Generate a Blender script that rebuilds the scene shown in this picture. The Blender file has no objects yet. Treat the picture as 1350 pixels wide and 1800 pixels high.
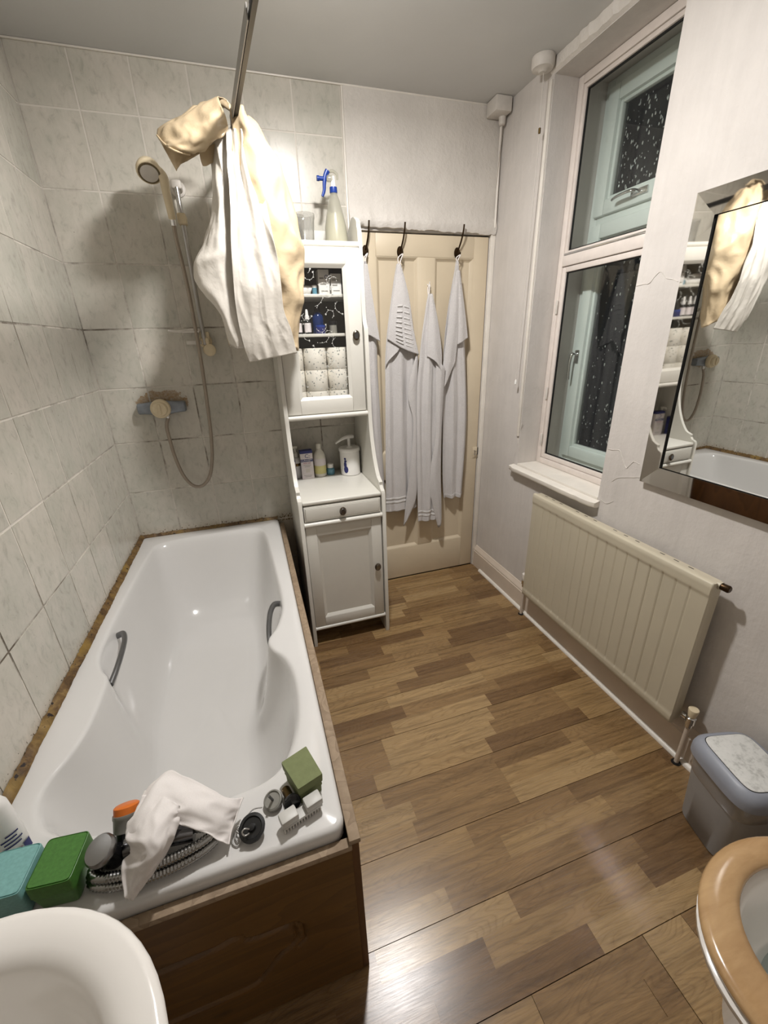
import bpy, bmesh, math, random
import numpy as np
from mathutils import Vector, Matrix, noise as mnoise

random.seed(7)
SC = bpy.context.scene
COL = SC.collection

# ------------------------------------------------------------------ camera
# room axes: x across (tiled wall x=0, window wall x=2), y depth (door wall y=0, towards the viewer negative), z up
CAM = Vector((0.64276, -2.25587, 1.47495))
RT = Vector((0.95148382, -0.30620138, -0.03031924))
UP = Vector((0.14385627, 0.35557234, 0.92351160))
FW = Vector((0.27199984, 0.88306796, -0.38237032))
FPX = 725.25
cam_data = bpy.data.cameras.new('camera')
cam = bpy.data.objects.new('camera', cam_data)
COL.objects.link(cam)
cam_data.sensor_fit = 'VERTICAL'
cam_data.sensor_height = 24.0
cam_data.sensor_width = 18.0
cam_data.lens = FPX / 1800.0 * 24.0
cam_data.clip_start = 0.02
cam.matrix_world = Matrix(((RT.x, UP.x, -FW.x, CAM.x), (RT.y, UP.y, -FW.y, CAM.y), (RT.z, UP.z, -FW.z, CAM.z), (0, 0, 0, 1)))
SC.camera = cam

# ------------------------------------------------------------------ world (night outside) and exposure
world = bpy.data.worlds.new('night')
SC.world = world
world.use_nodes = True
world.node_tree.nodes['Background'].inputs[0].default_value = (0.010, 0.012, 0.016, 1)
world.node_tree.nodes['Background'].inputs[1].default_value = 0.5
SC.view_settings.view_transform = 'Standard'
SC.view_settings.look = 'None'
SC.view_settings.gamma = 1.0
SC.view_settings.use_curve_mapping = False
SC.view_settings.exposure = 0.0

# ------------------------------------------------------------------ the ceiling lamp's light (its fitting is built further down)
LAMP = Vector((1.02, -0.97, 2.432))
# a shallow diffuser: most light goes down from its face, a little leaves its curved side
for kind_, watt in (('AREA', 26.0), ('POINT', 14.0)):
    ld = bpy.data.lights.new('ceiling_lamp_light', kind_)
    if kind_ == 'AREA': ld.shape = 'DISK'; ld.size = 0.11; ld.spread = math.pi
    else: ld.shadow_soft_size = 0.045
    ld.energy = watt
    ld.color = (1.0, 0.976, 0.957)
    lo = bpy.data.objects.new('ceiling_lamp_light', ld)
    lo.location = LAMP - Vector((0, 0, 0.012 if kind_ == 'AREA' else 0.0))
    COL.objects.link(lo)

H = 2.493          # ceiling height
W = 2.0            # room width
YN = -2.80         # wall behind the viewer

# ------------------------------------------------------------------ helpers
def at(px, py, y=None, x=None, z=None):
    """photo pixel -> point on the plane y=..., x=... or z=..."""
    d = FW + RT * ((px - 675) / FPX) + UP * ((900 - py) / FPX)
    if y is not None: t = (y - CAM.y) / d.y
    elif x is not None: t = (x - CAM.x) / d.x
    else: t = (z - CAM.z) / d.z
    return CAM + d * t

def setp(o, label=None, cat=None, group=None, kind=None):
    if label: o['label'] = label
    if cat: o['category'] = cat
    if group: o['group'] = group
    if kind: o['kind'] = kind
    return o

def thing(name, label, cat, loc=(0, 0, 0), group=None, kind=None):
    o = bpy.data.objects.new(name, None)
    o.empty_display_size = 0.05
    o.location = loc
    COL.objects.link(o)
    return setp(o, label, cat, group, kind)

def link(name, me, mat, parent=None):
    o = bpy.data.objects.new(name, me)
    COL.objects.link(o)
    if mat is not None and not me.materials:
        me.materials.append(mat)
    if parent is not None:
        o.parent = parent
        # children are modelled in room coordinates
        o.matrix_parent_inverse = (Matrix.Translation(parent.location) if parent.parent is None else Matrix.Translation(Vector(parent['_loc']) if '_loc' in parent else (0, 0, 0))).inverted()
    return o

def mesh(name, V, F, mat, parent=None, smooth=None, uv=None):
    me = bpy.data.meshes.new(name)
    me.from_pydata([tuple(v) for v in V], [], [tuple(f) for f in F])
    me.validate()
    if smooth is not None:
        me.shade_smooth()
        if smooth < 180: me.set_sharp_from_angle(angle=math.radians(smooth))
    return link(name, me, mat, parent)

def frombm(name, bm, mat, parent=None, smooth=None):
    bmesh.ops.recalc_face_normals(bm, faces=bm.faces)
    me = bpy.data.meshes.new(name)
    bm.to_mesh(me); bm.free()
    if smooth is not None:
        me.shade_smooth()
        if smooth < 180: me.set_sharp_from_angle(angle=math.radians(smooth))
    return link(name, me, mat, parent)

def bmbox(bm, x0, x1, y0, y1, z0, z1, bev=0.0, seg=2):
    r = bmesh.ops.create_cube(bm, size=1.0)
    vs = r['verts']
    for v in vs:
        v.co = Vector(((x0 + x1) / 2 + v.co.x * (x1 - x0), (y0 + y1) / 2 + v.co.y * (y1 - y0), (z0 + z1) / 2 + v.co.z * (z1 - z0)))
    if bev > 0:
        es = set()
        for v in vs: es.update(v.link_edges)
        bmesh.ops.bevel(bm, geom=list(es), offset=bev, segments=seg, affect='EDGES', profile=0.5)

def box(name, x0, x1, y0, y1, z0, z1, mat, parent=None, bev=0.0, seg=2):
    bm = bmesh.new()
    bmbox(bm, x0, x1, y0, y1, z0, z1, bev, seg)
    return frombm(name, bm, mat, parent, 40 if bev else None)

def cr(P, n, closed=False):
    """Catmull-Rom through P, n samples per span"""
    P = [np.array(p, float) for p in P]
    out = []
    m = len(P)
    spans = m if closed else m - 1
    for i in range(spans):
        if closed: a, b, c, d = P[i - 1], P[i], P[(i + 1) % m], P[(i + 2) % m]
        else: a, b, c, d = P[max(i - 1, 0)], P[i], P[i + 1], P[min(i + 2, m - 1)]
        for k in range(n):
            t = k / n
            out.append(0.5 * ((2 * b) + (c - a) * t + (2 * a - 5 * b + 4 * c - d) * t * t + (3 * b - a - 3 * c + d) * t ** 3))
    if not closed: out.append(P[-1])
    return out

def rings_mesh(name, R, mat, parent=None, smooth=50, cap0=True, cap1=True, closed=True):
    n = len(R[0]); V = [p for r in R for p in r]; F = []
    for i in range(len(R) - 1):
        for j in range(n if closed else n - 1):
            k = (j + 1) % n
            F.append((i * n + j, i * n + k, (i + 1) * n + k, (i + 1) * n + j))
    if cap0: F.append(tuple(range(n))[::-1])
    if cap1: F.append(tuple((len(R) - 1) * n + j for j in range(n)))
    bm = bmesh.new()
    bv = [bm.verts.new(tuple(p)) for p in V]
    for f in F:
        try: bm.faces.new([bv[i] for i in f])
        except ValueError: pass
    bmesh.ops.remove_doubles(bm, verts=bm.verts, dist=1e-6)
    return frombm(name, bm, mat, parent, smooth)

def tube(name, pts, r, mat, parent=None, n=12, span=6, flat=1.0, rfun=None, curve=True, smooth=60):
    P = [Vector(p) for p in (cr(pts, span) if curve else pts)]
    R = []
    prev = None
    for i, p in enumerate(P):
        t = (P[min(i + 1, len(P) - 1)] - P[max(i - 1, 0)]).normalized()
        if prev is None:
            a = t.orthogonal().normalized()
        else:
            a = (prev - t * prev.dot(t))
            a = a.normalized() if a.length > 1e-6 else t.orthogonal().normalized()
        prev = a
        b = t.cross(a)
        rr = r if rfun is None else r * rfun(i / (len(P) - 1))
        R.append([p + (a * math.cos(2 * math.pi * k / n) + b * math.sin(2 * math.pi * k / n) * flat) * rr for k in range(n)])
    return rings_mesh(name, R, mat, parent, smooth)

def lathe(name, prof, c, mat, parent=None, n=28, axis='z', smooth=40, sx=1.0, sy=1.0, cap0=True, cap1=True):
    R = []
    for (r, h) in prof:
        ring = []
        for k in range(n):
            a = 2 * math.pi * k / n
            u, v = r * math.cos(a) * sx, r * math.sin(a) * sy
            d = {'z': (u, v, h), 'y': (u, h, v), 'x': (h, u, v)}[axis]
            ring.append(Vector(c) + Vector(d))
        R.append(ring)
    return rings_mesh(name, R, mat, parent, smooth, cap0, cap1)

def axlathe(name, prof, p0, direction, mat, parent=None, n=24, smooth=40):
    """lathe along an arbitrary direction from p0"""
    d = Vector(direction).normalized(); a = d.orthogonal().normalized(); b = d.cross(a); p0 = Vector(p0)
    R = [[p0 + d * h + (a * math.cos(2 * math.pi * k / n) + b * math.sin(2 * math.pi * k / n)) * r for k in range(n)] for (r, h) in prof]
    return rings_mesh(name, R, mat, parent, smooth)

class Sheet:
    """smooth cloth surface through a grid of control points"""
    def __init__(self, rows):
        self.rows = [[np.array(p, float) for p in r] for r in rows]
    def _c(self, P, t):
        m = len(P) - 1
        s = min(max(t, 0), 1) * m
        i = min(int(s), m - 1); t = s - i
        a, b, c, d = P[max(i - 1, 0)], P[i], P[i + 1], P[min(i + 2, m)]
        return 0.5 * ((2 * b) + (c - a) * t + (2 * a - 5 * b + 4 * c - d) * t * t + (3 * b - a - 3 * c + d) * t ** 3)
    def __call__(self, u, v):
        return self._c([self._c(r, u) for r in self.rows], v)
    def build(self, name, mat, parent, nu=30, nv=40, thick=0.003, disp=None, v0=0, v1=1, u0=0, u1=1, off=0.0, smooth=180):
        G = np.zeros((nv + 1, nu + 1, 3))
        UU = np.linspace(u0, u1, nu + 1); VV = np.linspace(v0, v1, nv + 1)
        for i, v in enumerate(VV):
            rv = [self._c([r[k] for r in self.rows], v) for k in range(len(self.rows[0]))] if len({len(r) for r in self.rows}) == 1 else None
            for j, u in enumerate(UU):
                G[i, j] = self._c(rv, u) if rv is not None else self(u, v)
        du = np.gradient(G, axis=1); dv = np.gradient(G, axis=0)
        N = np.cross(du, dv); N /= (np.linalg.norm(N, axis=2, keepdims=True) + 1e-12)
        if N[..., 1].mean() > 0: N = -N            # face the room
        if disp is not None:
            D = np.array([[disp(u, v) for u in UU] for v in VV])
            G = G + N * D[..., None]
            du = np.gradient(G, axis=1); dv = np.gradient(G, axis=0)
            N2 = np.cross(du, dv); N2 /= (np.linalg.norm(N2, axis=2, keepdims=True) + 1e-12)
            N2 *= np.sign((N2 * N).sum(axis=2, keepdims=True) + 1e-9); N = N2
        A = G + N * (off + thick / 2); B = G + N * (off - thick / 2)
        n1 = nu + 1
        V = [tuple(p) for p in A.reshape(-1, 3)] + [tuple(p) for p in B.reshape(-1, 3)]
        o = len(V) // 2; F = []
        for i in range(nv):
            for j in range(nu):
                a, b, c, d = i * n1 + j, i * n1 + j + 1, (i + 1) * n1 + j + 1, (i + 1) * n1 + j
                F.append((a, b, c, d)); F.append((o + d, o + c, o + b, o + a))
        edge = [j for j in range(n1)] + [i * n1 + nu for i in range(1, nv + 1)] + [nv * n1 + j for j in range(nu - 1, -1, -1)] + [i * n1 for i in range(nv - 1, 0, -1)]
        for k in range(len(edge)):
            a, b = edge[k], edge[(k + 1) % len(edge)]
            F.append((b, a, o + a, o + b))
        bm = bmesh.new()
        bv = [bm.verts.new(v) for v in V]
        for f in F:
            try: bm.faces.new([bv[i] for i in f])
            except ValueError: pass
        return frombm(name, bm, mat, parent, smooth)

def crumple(seed, su, sv, amp, ridge=0.6):
    """creased cloth: ridged noise over the sheet"""
    def f(u, v):
        a = mnoise.noise(Vector((u * su, v * sv, seed)))
        b2 = mnoise.noise(Vector((u * su * 2.3 + 5, v * sv * 2.3, seed + 9)))
        return amp * (ridge * (0.5 - abs(a) * 2.2) + (1 - ridge) * a + 0.4 * (0.4 - abs(b2) * 1.8))
    return f
def both(*fs): return lambda u, v: sum(f(u, v) for f in fs)

def text(name, s, size, mat, parent, origin, xdir, ydir, depth=0.0002, align='CENTER'):
    c = bpy.data.curves.new(name, 'FONT')
    c.body = s; c.size = size; c.align_x = align; c.align_y = 'CENTER'; c.extrude = depth; c.resolution_u = 2
    tmp = bpy.data.objects.new(name, c); COL.objects.link(tmp)
    dg = bpy.context.evaluated_depsgraph_get()
    me = bpy.data.meshes.new_from_object(tmp.evaluated_get(dg))
    bpy.data.objects.remove(tmp)
    X = Vector(xdir).normalized(); Y = Vector(ydir).normalized(); Z = X.cross(Y)
    me.transform(Matrix(((X.x, Y.x, Z.x, origin[0]), (X.y, Y.y, Z.y, origin[1]), (X.z, Y.z, Z.z, origin[2]), (0, 0, 0, 1))))
    me.materials.clear()
    return link(name, me, mat, parent)

# ------------------------------------------------------------------ materials
def nmat(name):
    m = bpy.data.materials.new(name); m.use_nodes = True
    nt = m.node_tree
    b = nt.nodes['Principled BSDF']
    return m, nt, b

def N(nt, t, **kw):
    n = nt.nodes.new(t)
    for k, v in kw.items():
        if k.startswith('i_'):
            key = k[2:]
            n.inputs[int(key) if key.isdigit() else key.replace('_', ' ')].default_value = v
        else: setattr(n, k, v)
    return n

def ramp(nt, fac, stops, interp='LINEAR'):
    r = nt.nodes.new('ShaderNodeValToRGB')
    r.color_ramp.interpolation = interp
    e = r.color_ramp.elements
    e[0].position, e[0].color = stops[0][0], (*stops[0][1], 1) if len(stops[0][1]) == 3 else stops[0][1]
    e[1].position, e[1].color = stops[-1][0], (*stops[-1][1], 1)
    for p, c in stops[1:-1]:
        x = e.new(p); x.color = (*c, 1)
    nt.links.new(fac, r.inputs[0])
    return r

def mixc(nt, fac, a, b, mode='MIX'):
    m = nt.nodes.new('ShaderNodeMix'); m.data_type = 'RGBA'; m.blend_type = mode
    for sock, v in ((m.inputs[0], fac), (m.inputs[6], a), (m.inputs[7], b)):
        if isinstance(v, (int, float)): sock.default_value = v
        elif isinstance(v, tuple): sock.default_value = (*v, 1) if len(v) == 3 else v
        else: nt.links.new(v, sock)
    return m.outputs[2]

def mathn(nt, op, a, b=None, clamp=False):
    m = nt.nodes.new('ShaderNodeMath'); m.operation = op; m.use_clamp = clamp
    for i, v in enumerate((a, b)):
        if v is None: continue
        if isinstance(v, (int, float)): m.inputs[i].default_value = v
        else: nt.links.new(v, m.inputs[i])
    return m.outputs[0]

def coords(nt, scale=(1, 1, 1), src='Object', loc=(0, 0, 0)):
    tc = nt.nodes.new('ShaderNodeTexCoord')
    mp = nt.nodes.new('ShaderNodeMapping')
    mp.inputs['Scale'].default_value = scale
    mp.inputs['Location'].default_value = loc
    nt.links.new(tc.outputs[src], mp.inputs['Vector'])
    return mp.outputs[0]

def noise(nt, vec, scale, detail=4, rough=0.55, dist=0.0):
    n = N(nt, 'ShaderNodeTexNoise', i_Scale=scale, i_Detail=detail, i_Roughness=rough, i_Distortion=dist)
    nt.links.new(vec, n.inputs['Vector'])
    return n.outputs['Fac']

def bump(nt, b, h, strength=0.2, dist=0.002):
    n = N(nt, 'ShaderNodeBump', i_Strength=strength, i_Distance=dist)
    nt.links.new(h, n.inputs['Height'])
    nt.links.new(n.outputs[0], b.inputs['Normal'])

def s2l(r, g, b):
    f = lambda c: (c / 255 / 12.92) if c / 255 <= 0.04045 else ((c / 255 + 0.055) / 1.055) ** 2.4
    return (f(r), f(g), f(b))

def plain(name, col, rough=0.5, metal=0.0, var=0.06, nscale=25, bmp=0.0, bscale=120, bdist=0.001, coat=0.0, spec=0.5, sss=0.0):
    """plain material with slight procedural variation"""
    m, nt, b = nmat(name)
    v = coords(nt)
    n = noise(nt, v, nscale)
    c2 = tuple(max(0, c * (1 - var * 2)) for c in col)
    r = ramp(nt, n, [(0.3, c2), (0.7, col)])
    nt.links.new(r.outputs[0], b.inputs['Base Color'])
    b.inputs['Roughness'].default_value = rough
    b.inputs['Metallic'].default_value = metal
    b.inputs['Specular IOR Level'].default_value = spec
    if coat: b.inputs['Coat Weight'].default_value = coat; b.inputs['Coat Roughness'].default_value = 0.05
    if bmp: bump(nt, b, noise(nt, v, bscale, 3), bmp, bdist)
    return m

def clear(name, tint=(1, 1, 1), refl=0.08, rough=0.02, base=None, frost=0.0, frostcol=(0.8, 0.8, 0.8)):
    """thin clear sheet: see-through with mirror reflection by angle, optionally a milky body"""
    m = bpy.data.materials.new(name); m.use_nodes = True
    nt = m.node_tree; nt.nodes.clear()
    out = nt.nodes.new('ShaderNodeOutputMaterial')
    tr = N(nt, 'ShaderNodeBsdfTransparent', i_Color=(*tint, 1))
    gl = N(nt, 'ShaderNodeBsdfGlossy', i_Roughness=rough)
    lw = N(nt, 'ShaderNodeLayerWeight', i_Blend=0.5)
    f2 = mathn(nt, 'ADD', refl, mathn(nt, 'MULTIPLY', mathn(nt, 'POWER', lw.outputs['Facing'], 4.0), 0.8), True)
    mx = nt.nodes.new('ShaderNodeMixShader')
    nt.links.new(f2, mx.inputs[0])
    src = tr.outputs[0]
    if frost > 0:
        df = N(nt, 'ShaderNodeBsdfDiffuse', i_Color=(*frostcol, 1))
        tl = N(nt, 'ShaderNodeBsdfTranslucent', i_Color=(*frostcol, 1))
        ad = nt.nodes.new('ShaderNodeMixShader'); ad.inputs[0].default_value = 0.5
        nt.links.new(df.outputs[0], ad.inputs[1]); nt.links.new(tl.outputs[0], ad.inputs[2])
        m2 = nt.nodes.new('ShaderNodeMixShader'); m2.inputs[0].default_value = frost
        nt.links.new(tr.outputs[0], m2.inputs[1]); nt.links.new(ad.outputs[0], m2.inputs[2])
        src = m2.outputs[0]
    nt.links.new(src, mx.inputs[1]); nt.links.new(gl.outputs[0], mx.inputs[2])
    nt.links.new(mx.outputs[0], out.inputs[0])
    return m

M = {}
# painted plaster: lumpy, with vertical brush streaks
def plaster(name, col, streak=0.5, b1=0.35, crack=0.0):
    m, nt, b = nmat(name)
    v = coords(nt); vs = coords(nt, (1, 1, 0.08))
    n1 = noise(nt, v, 5, 5, 0.6); n2 = noise(nt, vs, 38, 4, 0.6); n3 = noise(nt, v, 60, 4)
    c = ramp(nt, n1, [(0.25, tuple(x * 0.86 for x in col)), (0.7, col)])
    c2 = mixc(nt, 0.35 * streak, c.outputs[0], ramp(nt, n2, [(0.35, tuple(x * 0.8 for x in col)), (0.65, col)]).outputs[0])
    nt.links.new(c2, b.inputs['Base Color'])
    b.inputs['Roughness'].default_value = 0.6
    h = mathn(nt, 'ADD', mathn(nt, 'MULTIPLY', n1, 1.2), mathn(nt, 'ADD', mathn(nt, 'MULTIPLY', n3, 0.25), mathn(nt, 'MULTIPLY', n2, 0.35 * streak)))
    if crack:
        w = N(nt, 'ShaderNodeTexVoronoi', i_Scale=7.0); w.feature = 'DISTANCE_TO_EDGE'
        ds = noise(nt, v, 9, 4, 0.7)
        vm = nt.nodes.new('ShaderNodeVectorMath'); vm.operation = 'ADD'
        nt.links.new(v, vm.inputs[0]); nt.links.new(ds, vm.inputs[1]); nt.links.new(vm.outputs[0], w.inputs['Vector'])
        msk = mathn(nt, 'GREATER_THAN', noise(nt, v, 3.1, 2), 0.56)
        cl = mathn(nt, 'MULTIPLY', mathn(nt, 'LESS_THAN', w.outputs['Distance'], 0.025), msk)
        h = mathn(nt, 'SUBTRACT', h, mathn(nt, 'MULTIPLY', cl, crack))
    bump(nt, b, h, b1, 0.012)
    return m
M['wall'] = plaster('painted_plaster', s2l(210, 204, 198), 0.6, 0.4, 0.5)
M['wall_soft'] = plaster('smooth_plaster', s2l(216, 212, 208), 0.15, 0.12)
M['rough'] = plaster('rough_plaster', s2l(214, 208, 200), 0.2, 0.9)
M['ceiling'] = plain('ceiling_paint', s2l(207, 207, 205), 0.75, var=0.03, nscale=3, bmp=0.15, bscale=160)

# wall tiles: pale grey-green marbled glaze; stains where the room has them
def tile_mat():
    m, nt, b = nmat('marbled_tile')
    oi = nt.nodes.new('ShaderNodeObjectInfo')
    tc = nt.nodes.new('ShaderNodeTexCoord')
    sep = nt.nodes.new('ShaderNodeSeparateColor'); nt.links.new(oi.outputs['Color'], sep.inputs[0])
    cmb = nt.nodes.new('ShaderNodeCombineXYZ')
    nt.links.new(mathn(nt, 'MULTIPLY', sep.outputs[1], 31.0), cmb.inputs[0])
    nt.links.new(mathn(nt, 'MULTIPLY', sep.outputs[2], 17.0), cmb.inputs[2])
    va = nt.nodes.new('ShaderNodeVectorMath'); va.operation = 'ADD'
    nt.links.new(tc.outputs['Object'], va.inputs[0]); nt.links.new(cmb.outputs[0], va.inputs[1])
    mp = N(nt, 'ShaderNodeMapping'); mp.inputs['Scale'].default_value = (1.0, 1.0, 0.55); mp.inputs['Rotation'].default_value = (0, 0.35, 0)
    nt.links.new(va.outputs[0], mp.inputs['Vector'])
    n1 = noise(nt, mp.outputs[0], 42, 6, 0.68, 0.6); n2 = noise(nt, va.outputs[0], 9, 3, 0.5)
    r1 = ramp(nt, n1, [(0.30, s2l(148, 145, 136)), (0.46, s2l(186, 183, 173)), (0.75, s2l(202, 198, 189))])
    r2 = ramp(nt, n2, [(0.3, s2l(190, 189, 178)), (0.7, s2l(214, 207, 198))])
    c = mixc(nt, 0.45, r1.outputs[0], r2.outputs[0])
    # tone per tile
    c = mixc(nt, 1.0, c, ramp(nt, sep.outputs[0], [(0, (0.92, 0.92, 0.90)), (1, (1.04, 1.02, 1.0))]).outputs[0], 'MULTIPLY')
    # dirt: rust round the mixer valve, specks above the bath
    g = nt.nodes.new('ShaderNodeNewGeometry')
    dv = nt.nodes.new('ShaderNodeVectorMath'); dv.operation = 'DISTANCE'
    sc = nt.nodes.new('ShaderNodeVectorMath'); sc.operation = 'MULTIPLY'
    nt.links.new(g.outputs['Position'], sc.inputs[0]); sc.inputs[1].default_value = (0.55, 1, 1)
    nt.links.new(sc.outputs[0], dv.inputs[0]); dv.inputs[1].default_value = (0.245 * 0.55, 0, 1.235)
    nz = noise(nt, g.outputs['Position'], 30, 5, 0.7)
    nz2 = noise(nt, g.outputs['Position'], 95, 3, 0.6)
    near = mathn(nt, 'SUBTRACT', 1.0, mathn(nt, 'DIVIDE', dv.outputs['Value'], 0.105), True)
    rm = mathn(nt, 'MULTIPLY', mathn(nt, 'GREATER_THAN', mathn(nt, 'ADD', near, mathn(nt, 'MULTIPLY', nz, 0.7)), 0.80), mathn(nt, 'MULTIPLY', nz2, 1.3), True)
    c = mixc(nt, rm, c, s2l(138, 102, 46))
    sx = nt.nodes.new('ShaderNodeSeparateXYZ'); nt.links.new(g.outputs['Position'], sx.inputs[0])
    low = mathn(nt, 'SUBTRACT', 1.0, mathn(nt, 'DIVIDE', mathn(nt, 'SUBTRACT', sx.outputs[2], 0.56), 0.055), True)
    lo2 = mathn(nt, 'MULTIPLY', low, mathn(nt, 'GREATER_THAN', sx.outputs[2], 0.54))
    sp = mathn(nt, 'GREATER_THAN', mathn(nt, 'ADD', mathn(nt, 'MULTIPLY', lo2, 0.22), nz2), 0.74)
    c = mixc(nt, sp, c, s2l(52, 46, 34))
    # warm film low on the walls by the bath corner
    wm = mathn(nt, 'MULTIPLY', mathn(nt, 'MULTIPLY', low, 0.5), nz)
    c = mixc(nt, wm, c, s2l(150, 112, 60))
    nt.links.new(c, b.inputs['Base Color'])
    b.inputs['Roughness'].default_value = 0.26
    bump(nt, b, noise(nt, va.outputs[0], 22, 2), 0.12, 0.0015)
    return m
M['tile'] = tile_mat()
def grout_mat():
    m, nt, b = nmat('stained_grout')
    g = nt.nodes.new('ShaderNodeNewGeometry')
    sx = nt.nodes.new('ShaderNodeSeparateXYZ'); nt.links.new(g.outputs['Position'], sx.inputs[0])
    n = noise(nt, g.outputs['Position'], 5.5, 5, 0.7); n2 = noise(nt, g.outputs['Position'], 2.2, 3)
    # mould grows in the splash zone
    wet = ramp(nt, mathn(nt, 'DIVIDE', sx.outputs[2], 2.5), [(0.2, (0.75, 0.75, 0.75)), (0.35, (1, 1, 1)), (0.78, (0.8, 0.8, 0.8)), (0.9, (0, 0, 0))])
    k = mathn(nt, 'MULTIPLY', ramp(nt, mathn(nt, 'ADD', mathn(nt, 'MULTIPLY', n, 0.7), mathn(nt, 'MULTIPLY', n2, 0.3)), [(0.47, (0, 0, 0)), (0.62, (0.95, 0.95, 0.95))]).outputs[0], wet.outputs[0])
    c = mixc(nt, k, s2l(212, 206, 196), s2l(80, 66, 47))
    nt.links.new(c, b.inputs['Base Color']); b.inputs['Roughness'].default_value = 0.8
    return m
M['grout'] = grout_mat()

def plank_mat():
    m, nt, b = nmat('laminate_oak')
    oi = nt.nodes.new('ShaderNodeObjectInfo')
    sep = nt.nodes.new('ShaderNodeSeparateColor'); nt.links.new(oi.outputs['Color'], sep.inputs[0])
    tc = nt.nodes.new('ShaderNodeTexCoord')
    cmb = nt.nodes.new('ShaderNodeCombineXYZ')
    nt.links.new(mathn(nt, 'MULTIPLY', sep.outputs[1], 23.0), cmb.inputs[0]); nt.links.new(mathn(nt, 'MULTIPLY', sep.outputs[2], 11.0), cmb.inputs[1])
    va = nt.nodes.new('ShaderNodeVectorMath'); va.operation = 'ADD'
    nt.links.new(tc.outputs['Object'], va.inputs[0]); nt.links.new(cmb.outputs[0], va.inputs[1])
    def st(s):
        mp = N(nt, 'ShaderNodeMapping'); mp.inputs['Scale'].default_value = s
        nt.links.new(va.outputs[0], mp.inputs['Vector']); return mp.outputs[0]
    fine = noise(nt, st((3.2, 60, 1)), 5, 5, 0.65)
    band = noise(nt, st((0.9, 17, 1)), 4.0, 3, 0.6, 0.4)
    # cathedral figure: rings of a slowly warped field
    f = noise(nt, st((1.6, 9.5, 1)), 1.6, 1.5, 0.4, 0.3)
    wv = mathn(nt, 'FRACT', mathn(nt, 'MULTIPLY', f, 24.0))
    ring = ramp(nt, wv, [(0.0, (0.1, 0.1, 0.1)), (0.14, (0.75, 0.75, 0.75)), (0.7, (1, 1, 1)), (1.0, (0.35, 0.35, 0.35))])
    base = ramp(nt, sep.outputs[0], [(0.0, s2l(110, 84, 57)), (0.35, s2l(139, 111, 76)), (0.7, s2l(160, 132, 92)), (1.0, s2l(176, 149, 108))])
    dark = mixc(nt, 1.0, base.outputs[0], (0.55, 0.50, 0.45), 'MULTIPLY')
    k = mathn(nt, 'ADD', mathn(nt, 'MULTIPLY', mathn(nt, 'SUBTRACT', 1.0, ring.outputs[0]), 0.55), mathn(nt, 'MULTIPLY', ramp(nt, fine, [(0.35, (1, 1, 1)), (0.62, (0, 0, 0))]).outputs[0], 0.55), True)
    c = mixc(nt, k, base.outputs[0], dark)
    c = mixc(nt, 1.0, c, ramp(nt, band, [(0.30, (0.66, 0.64, 0.62)), (0.50, (1.0, 1.0, 1.0)), (0.68, (1.16, 1.15, 1.13))]).outputs[0], 'MULTIPLY')
    nt.links.new(c, b.inputs['Base Color'])
    b.inputs['Roughness'].default_value = 0.30
    r = ramp(nt, fine, [(0.2, (0.31, 0.31, 0.31)), (0.8, (0.22, 0.22, 0.22))])
    nt.links.new(r.outputs[0], b.inputs['Roughness'])
    bump(nt, b, fine, 0.10, 0.0006)
    return m
M['plank'] = plank_mat()

def wood(name, c1, c2, axis=(1, 14, 14), scale=3.0, knots=0.0, rough=0.45, ringn=9.0):
    m, nt, b = nmat(name)
    v = coords(nt, axis)
    n = noise(nt, v, scale, 5, 0.6, 0.6)
    f = noise(nt, coords(nt, tuple(a * 0.35 for a in axis)), scale * 0.6, 2, 0.4, 0.4)
    w = mathn(nt, 'FRACT', mathn(nt, 'MULTIPLY', f, ringn))
    k = mathn(nt, 'ADD', mathn(nt, 'MULTIPLY', w, 0.35), mathn(nt, 'MULTIPLY', n, 0.75), True)
    c = ramp(nt, k, [(0.2, c1), (0.8, c2)]).outputs[0]
    if knots:
        vo = N(nt, 'ShaderNodeTexVoronoi', i_Scale=knots)
        nt.links.new(coords(nt, (1, 1, 1.7)), vo.inputs['Vector'])
        kn = ramp(nt, vo.outputs['Distance'], [(0.06, (1, 1, 1)), (0.16, (0, 0, 0))])
        c = mixc(nt, kn.outputs[0], c, tuple(x * 0.22 for x in c1))
    nt.links.new(c, b.inputs['Base Color']); b.inputs['Roughness'].default_value = rough
    bump(nt, b, n, 0.15, 0.001)
    return m
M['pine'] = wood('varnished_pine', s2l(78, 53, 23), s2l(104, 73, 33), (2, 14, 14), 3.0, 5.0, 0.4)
M['pine_edge'] = wood('bare_pine_edge', s2l(122, 102, 80), s2l(156, 136, 112), (10, 10, 10), 5.0, 0, 0.7)
M['pine_dark'] = wood('dark_stained_pine', s2l(70, 44, 20), s2l(98, 64, 32), (10, 10, 2), 3.0, 0, 0.5)
M['seatwood'] = wood('lacquered_pine_seat', s2l(162, 126, 86), s2l(196, 162, 118), (3, 12, 3), 4.0, 0, 0.18, 3)
M['enamel'] = plain('white_enamel', s2l(214, 212, 209), 0.12, var=0.015, nscale=4, coat=0.3)
M['ceramic'] = plain('white_ceramic', s2l(236, 232, 226), 0.16, var=0.015, nscale=5, coat=0.3)
M['whitepaint'] = plain('white_lacquer', s2l(213, 210, 201), 0.32, var=0.02, nscale=8)
M['doorpaint'] = plain('cream_door_paint', s2l(212, 197, 171), 0.42, var=0.05, nscale=4, bmp=0.15, bscale=45, bdist=0.002)
M['gloss_white'] = plain('gloss_trim_paint', s2l(232, 226, 216), 0.35, var=0.05, nscale=12, bmp=0.15, bscale=60)
M['skirt'] = plain('skirting_paint', s2l(214, 200, 184), 0.45, var=0.05, nscale=8, bmp=0.2, bscale=30, bdist=0.002)
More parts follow.
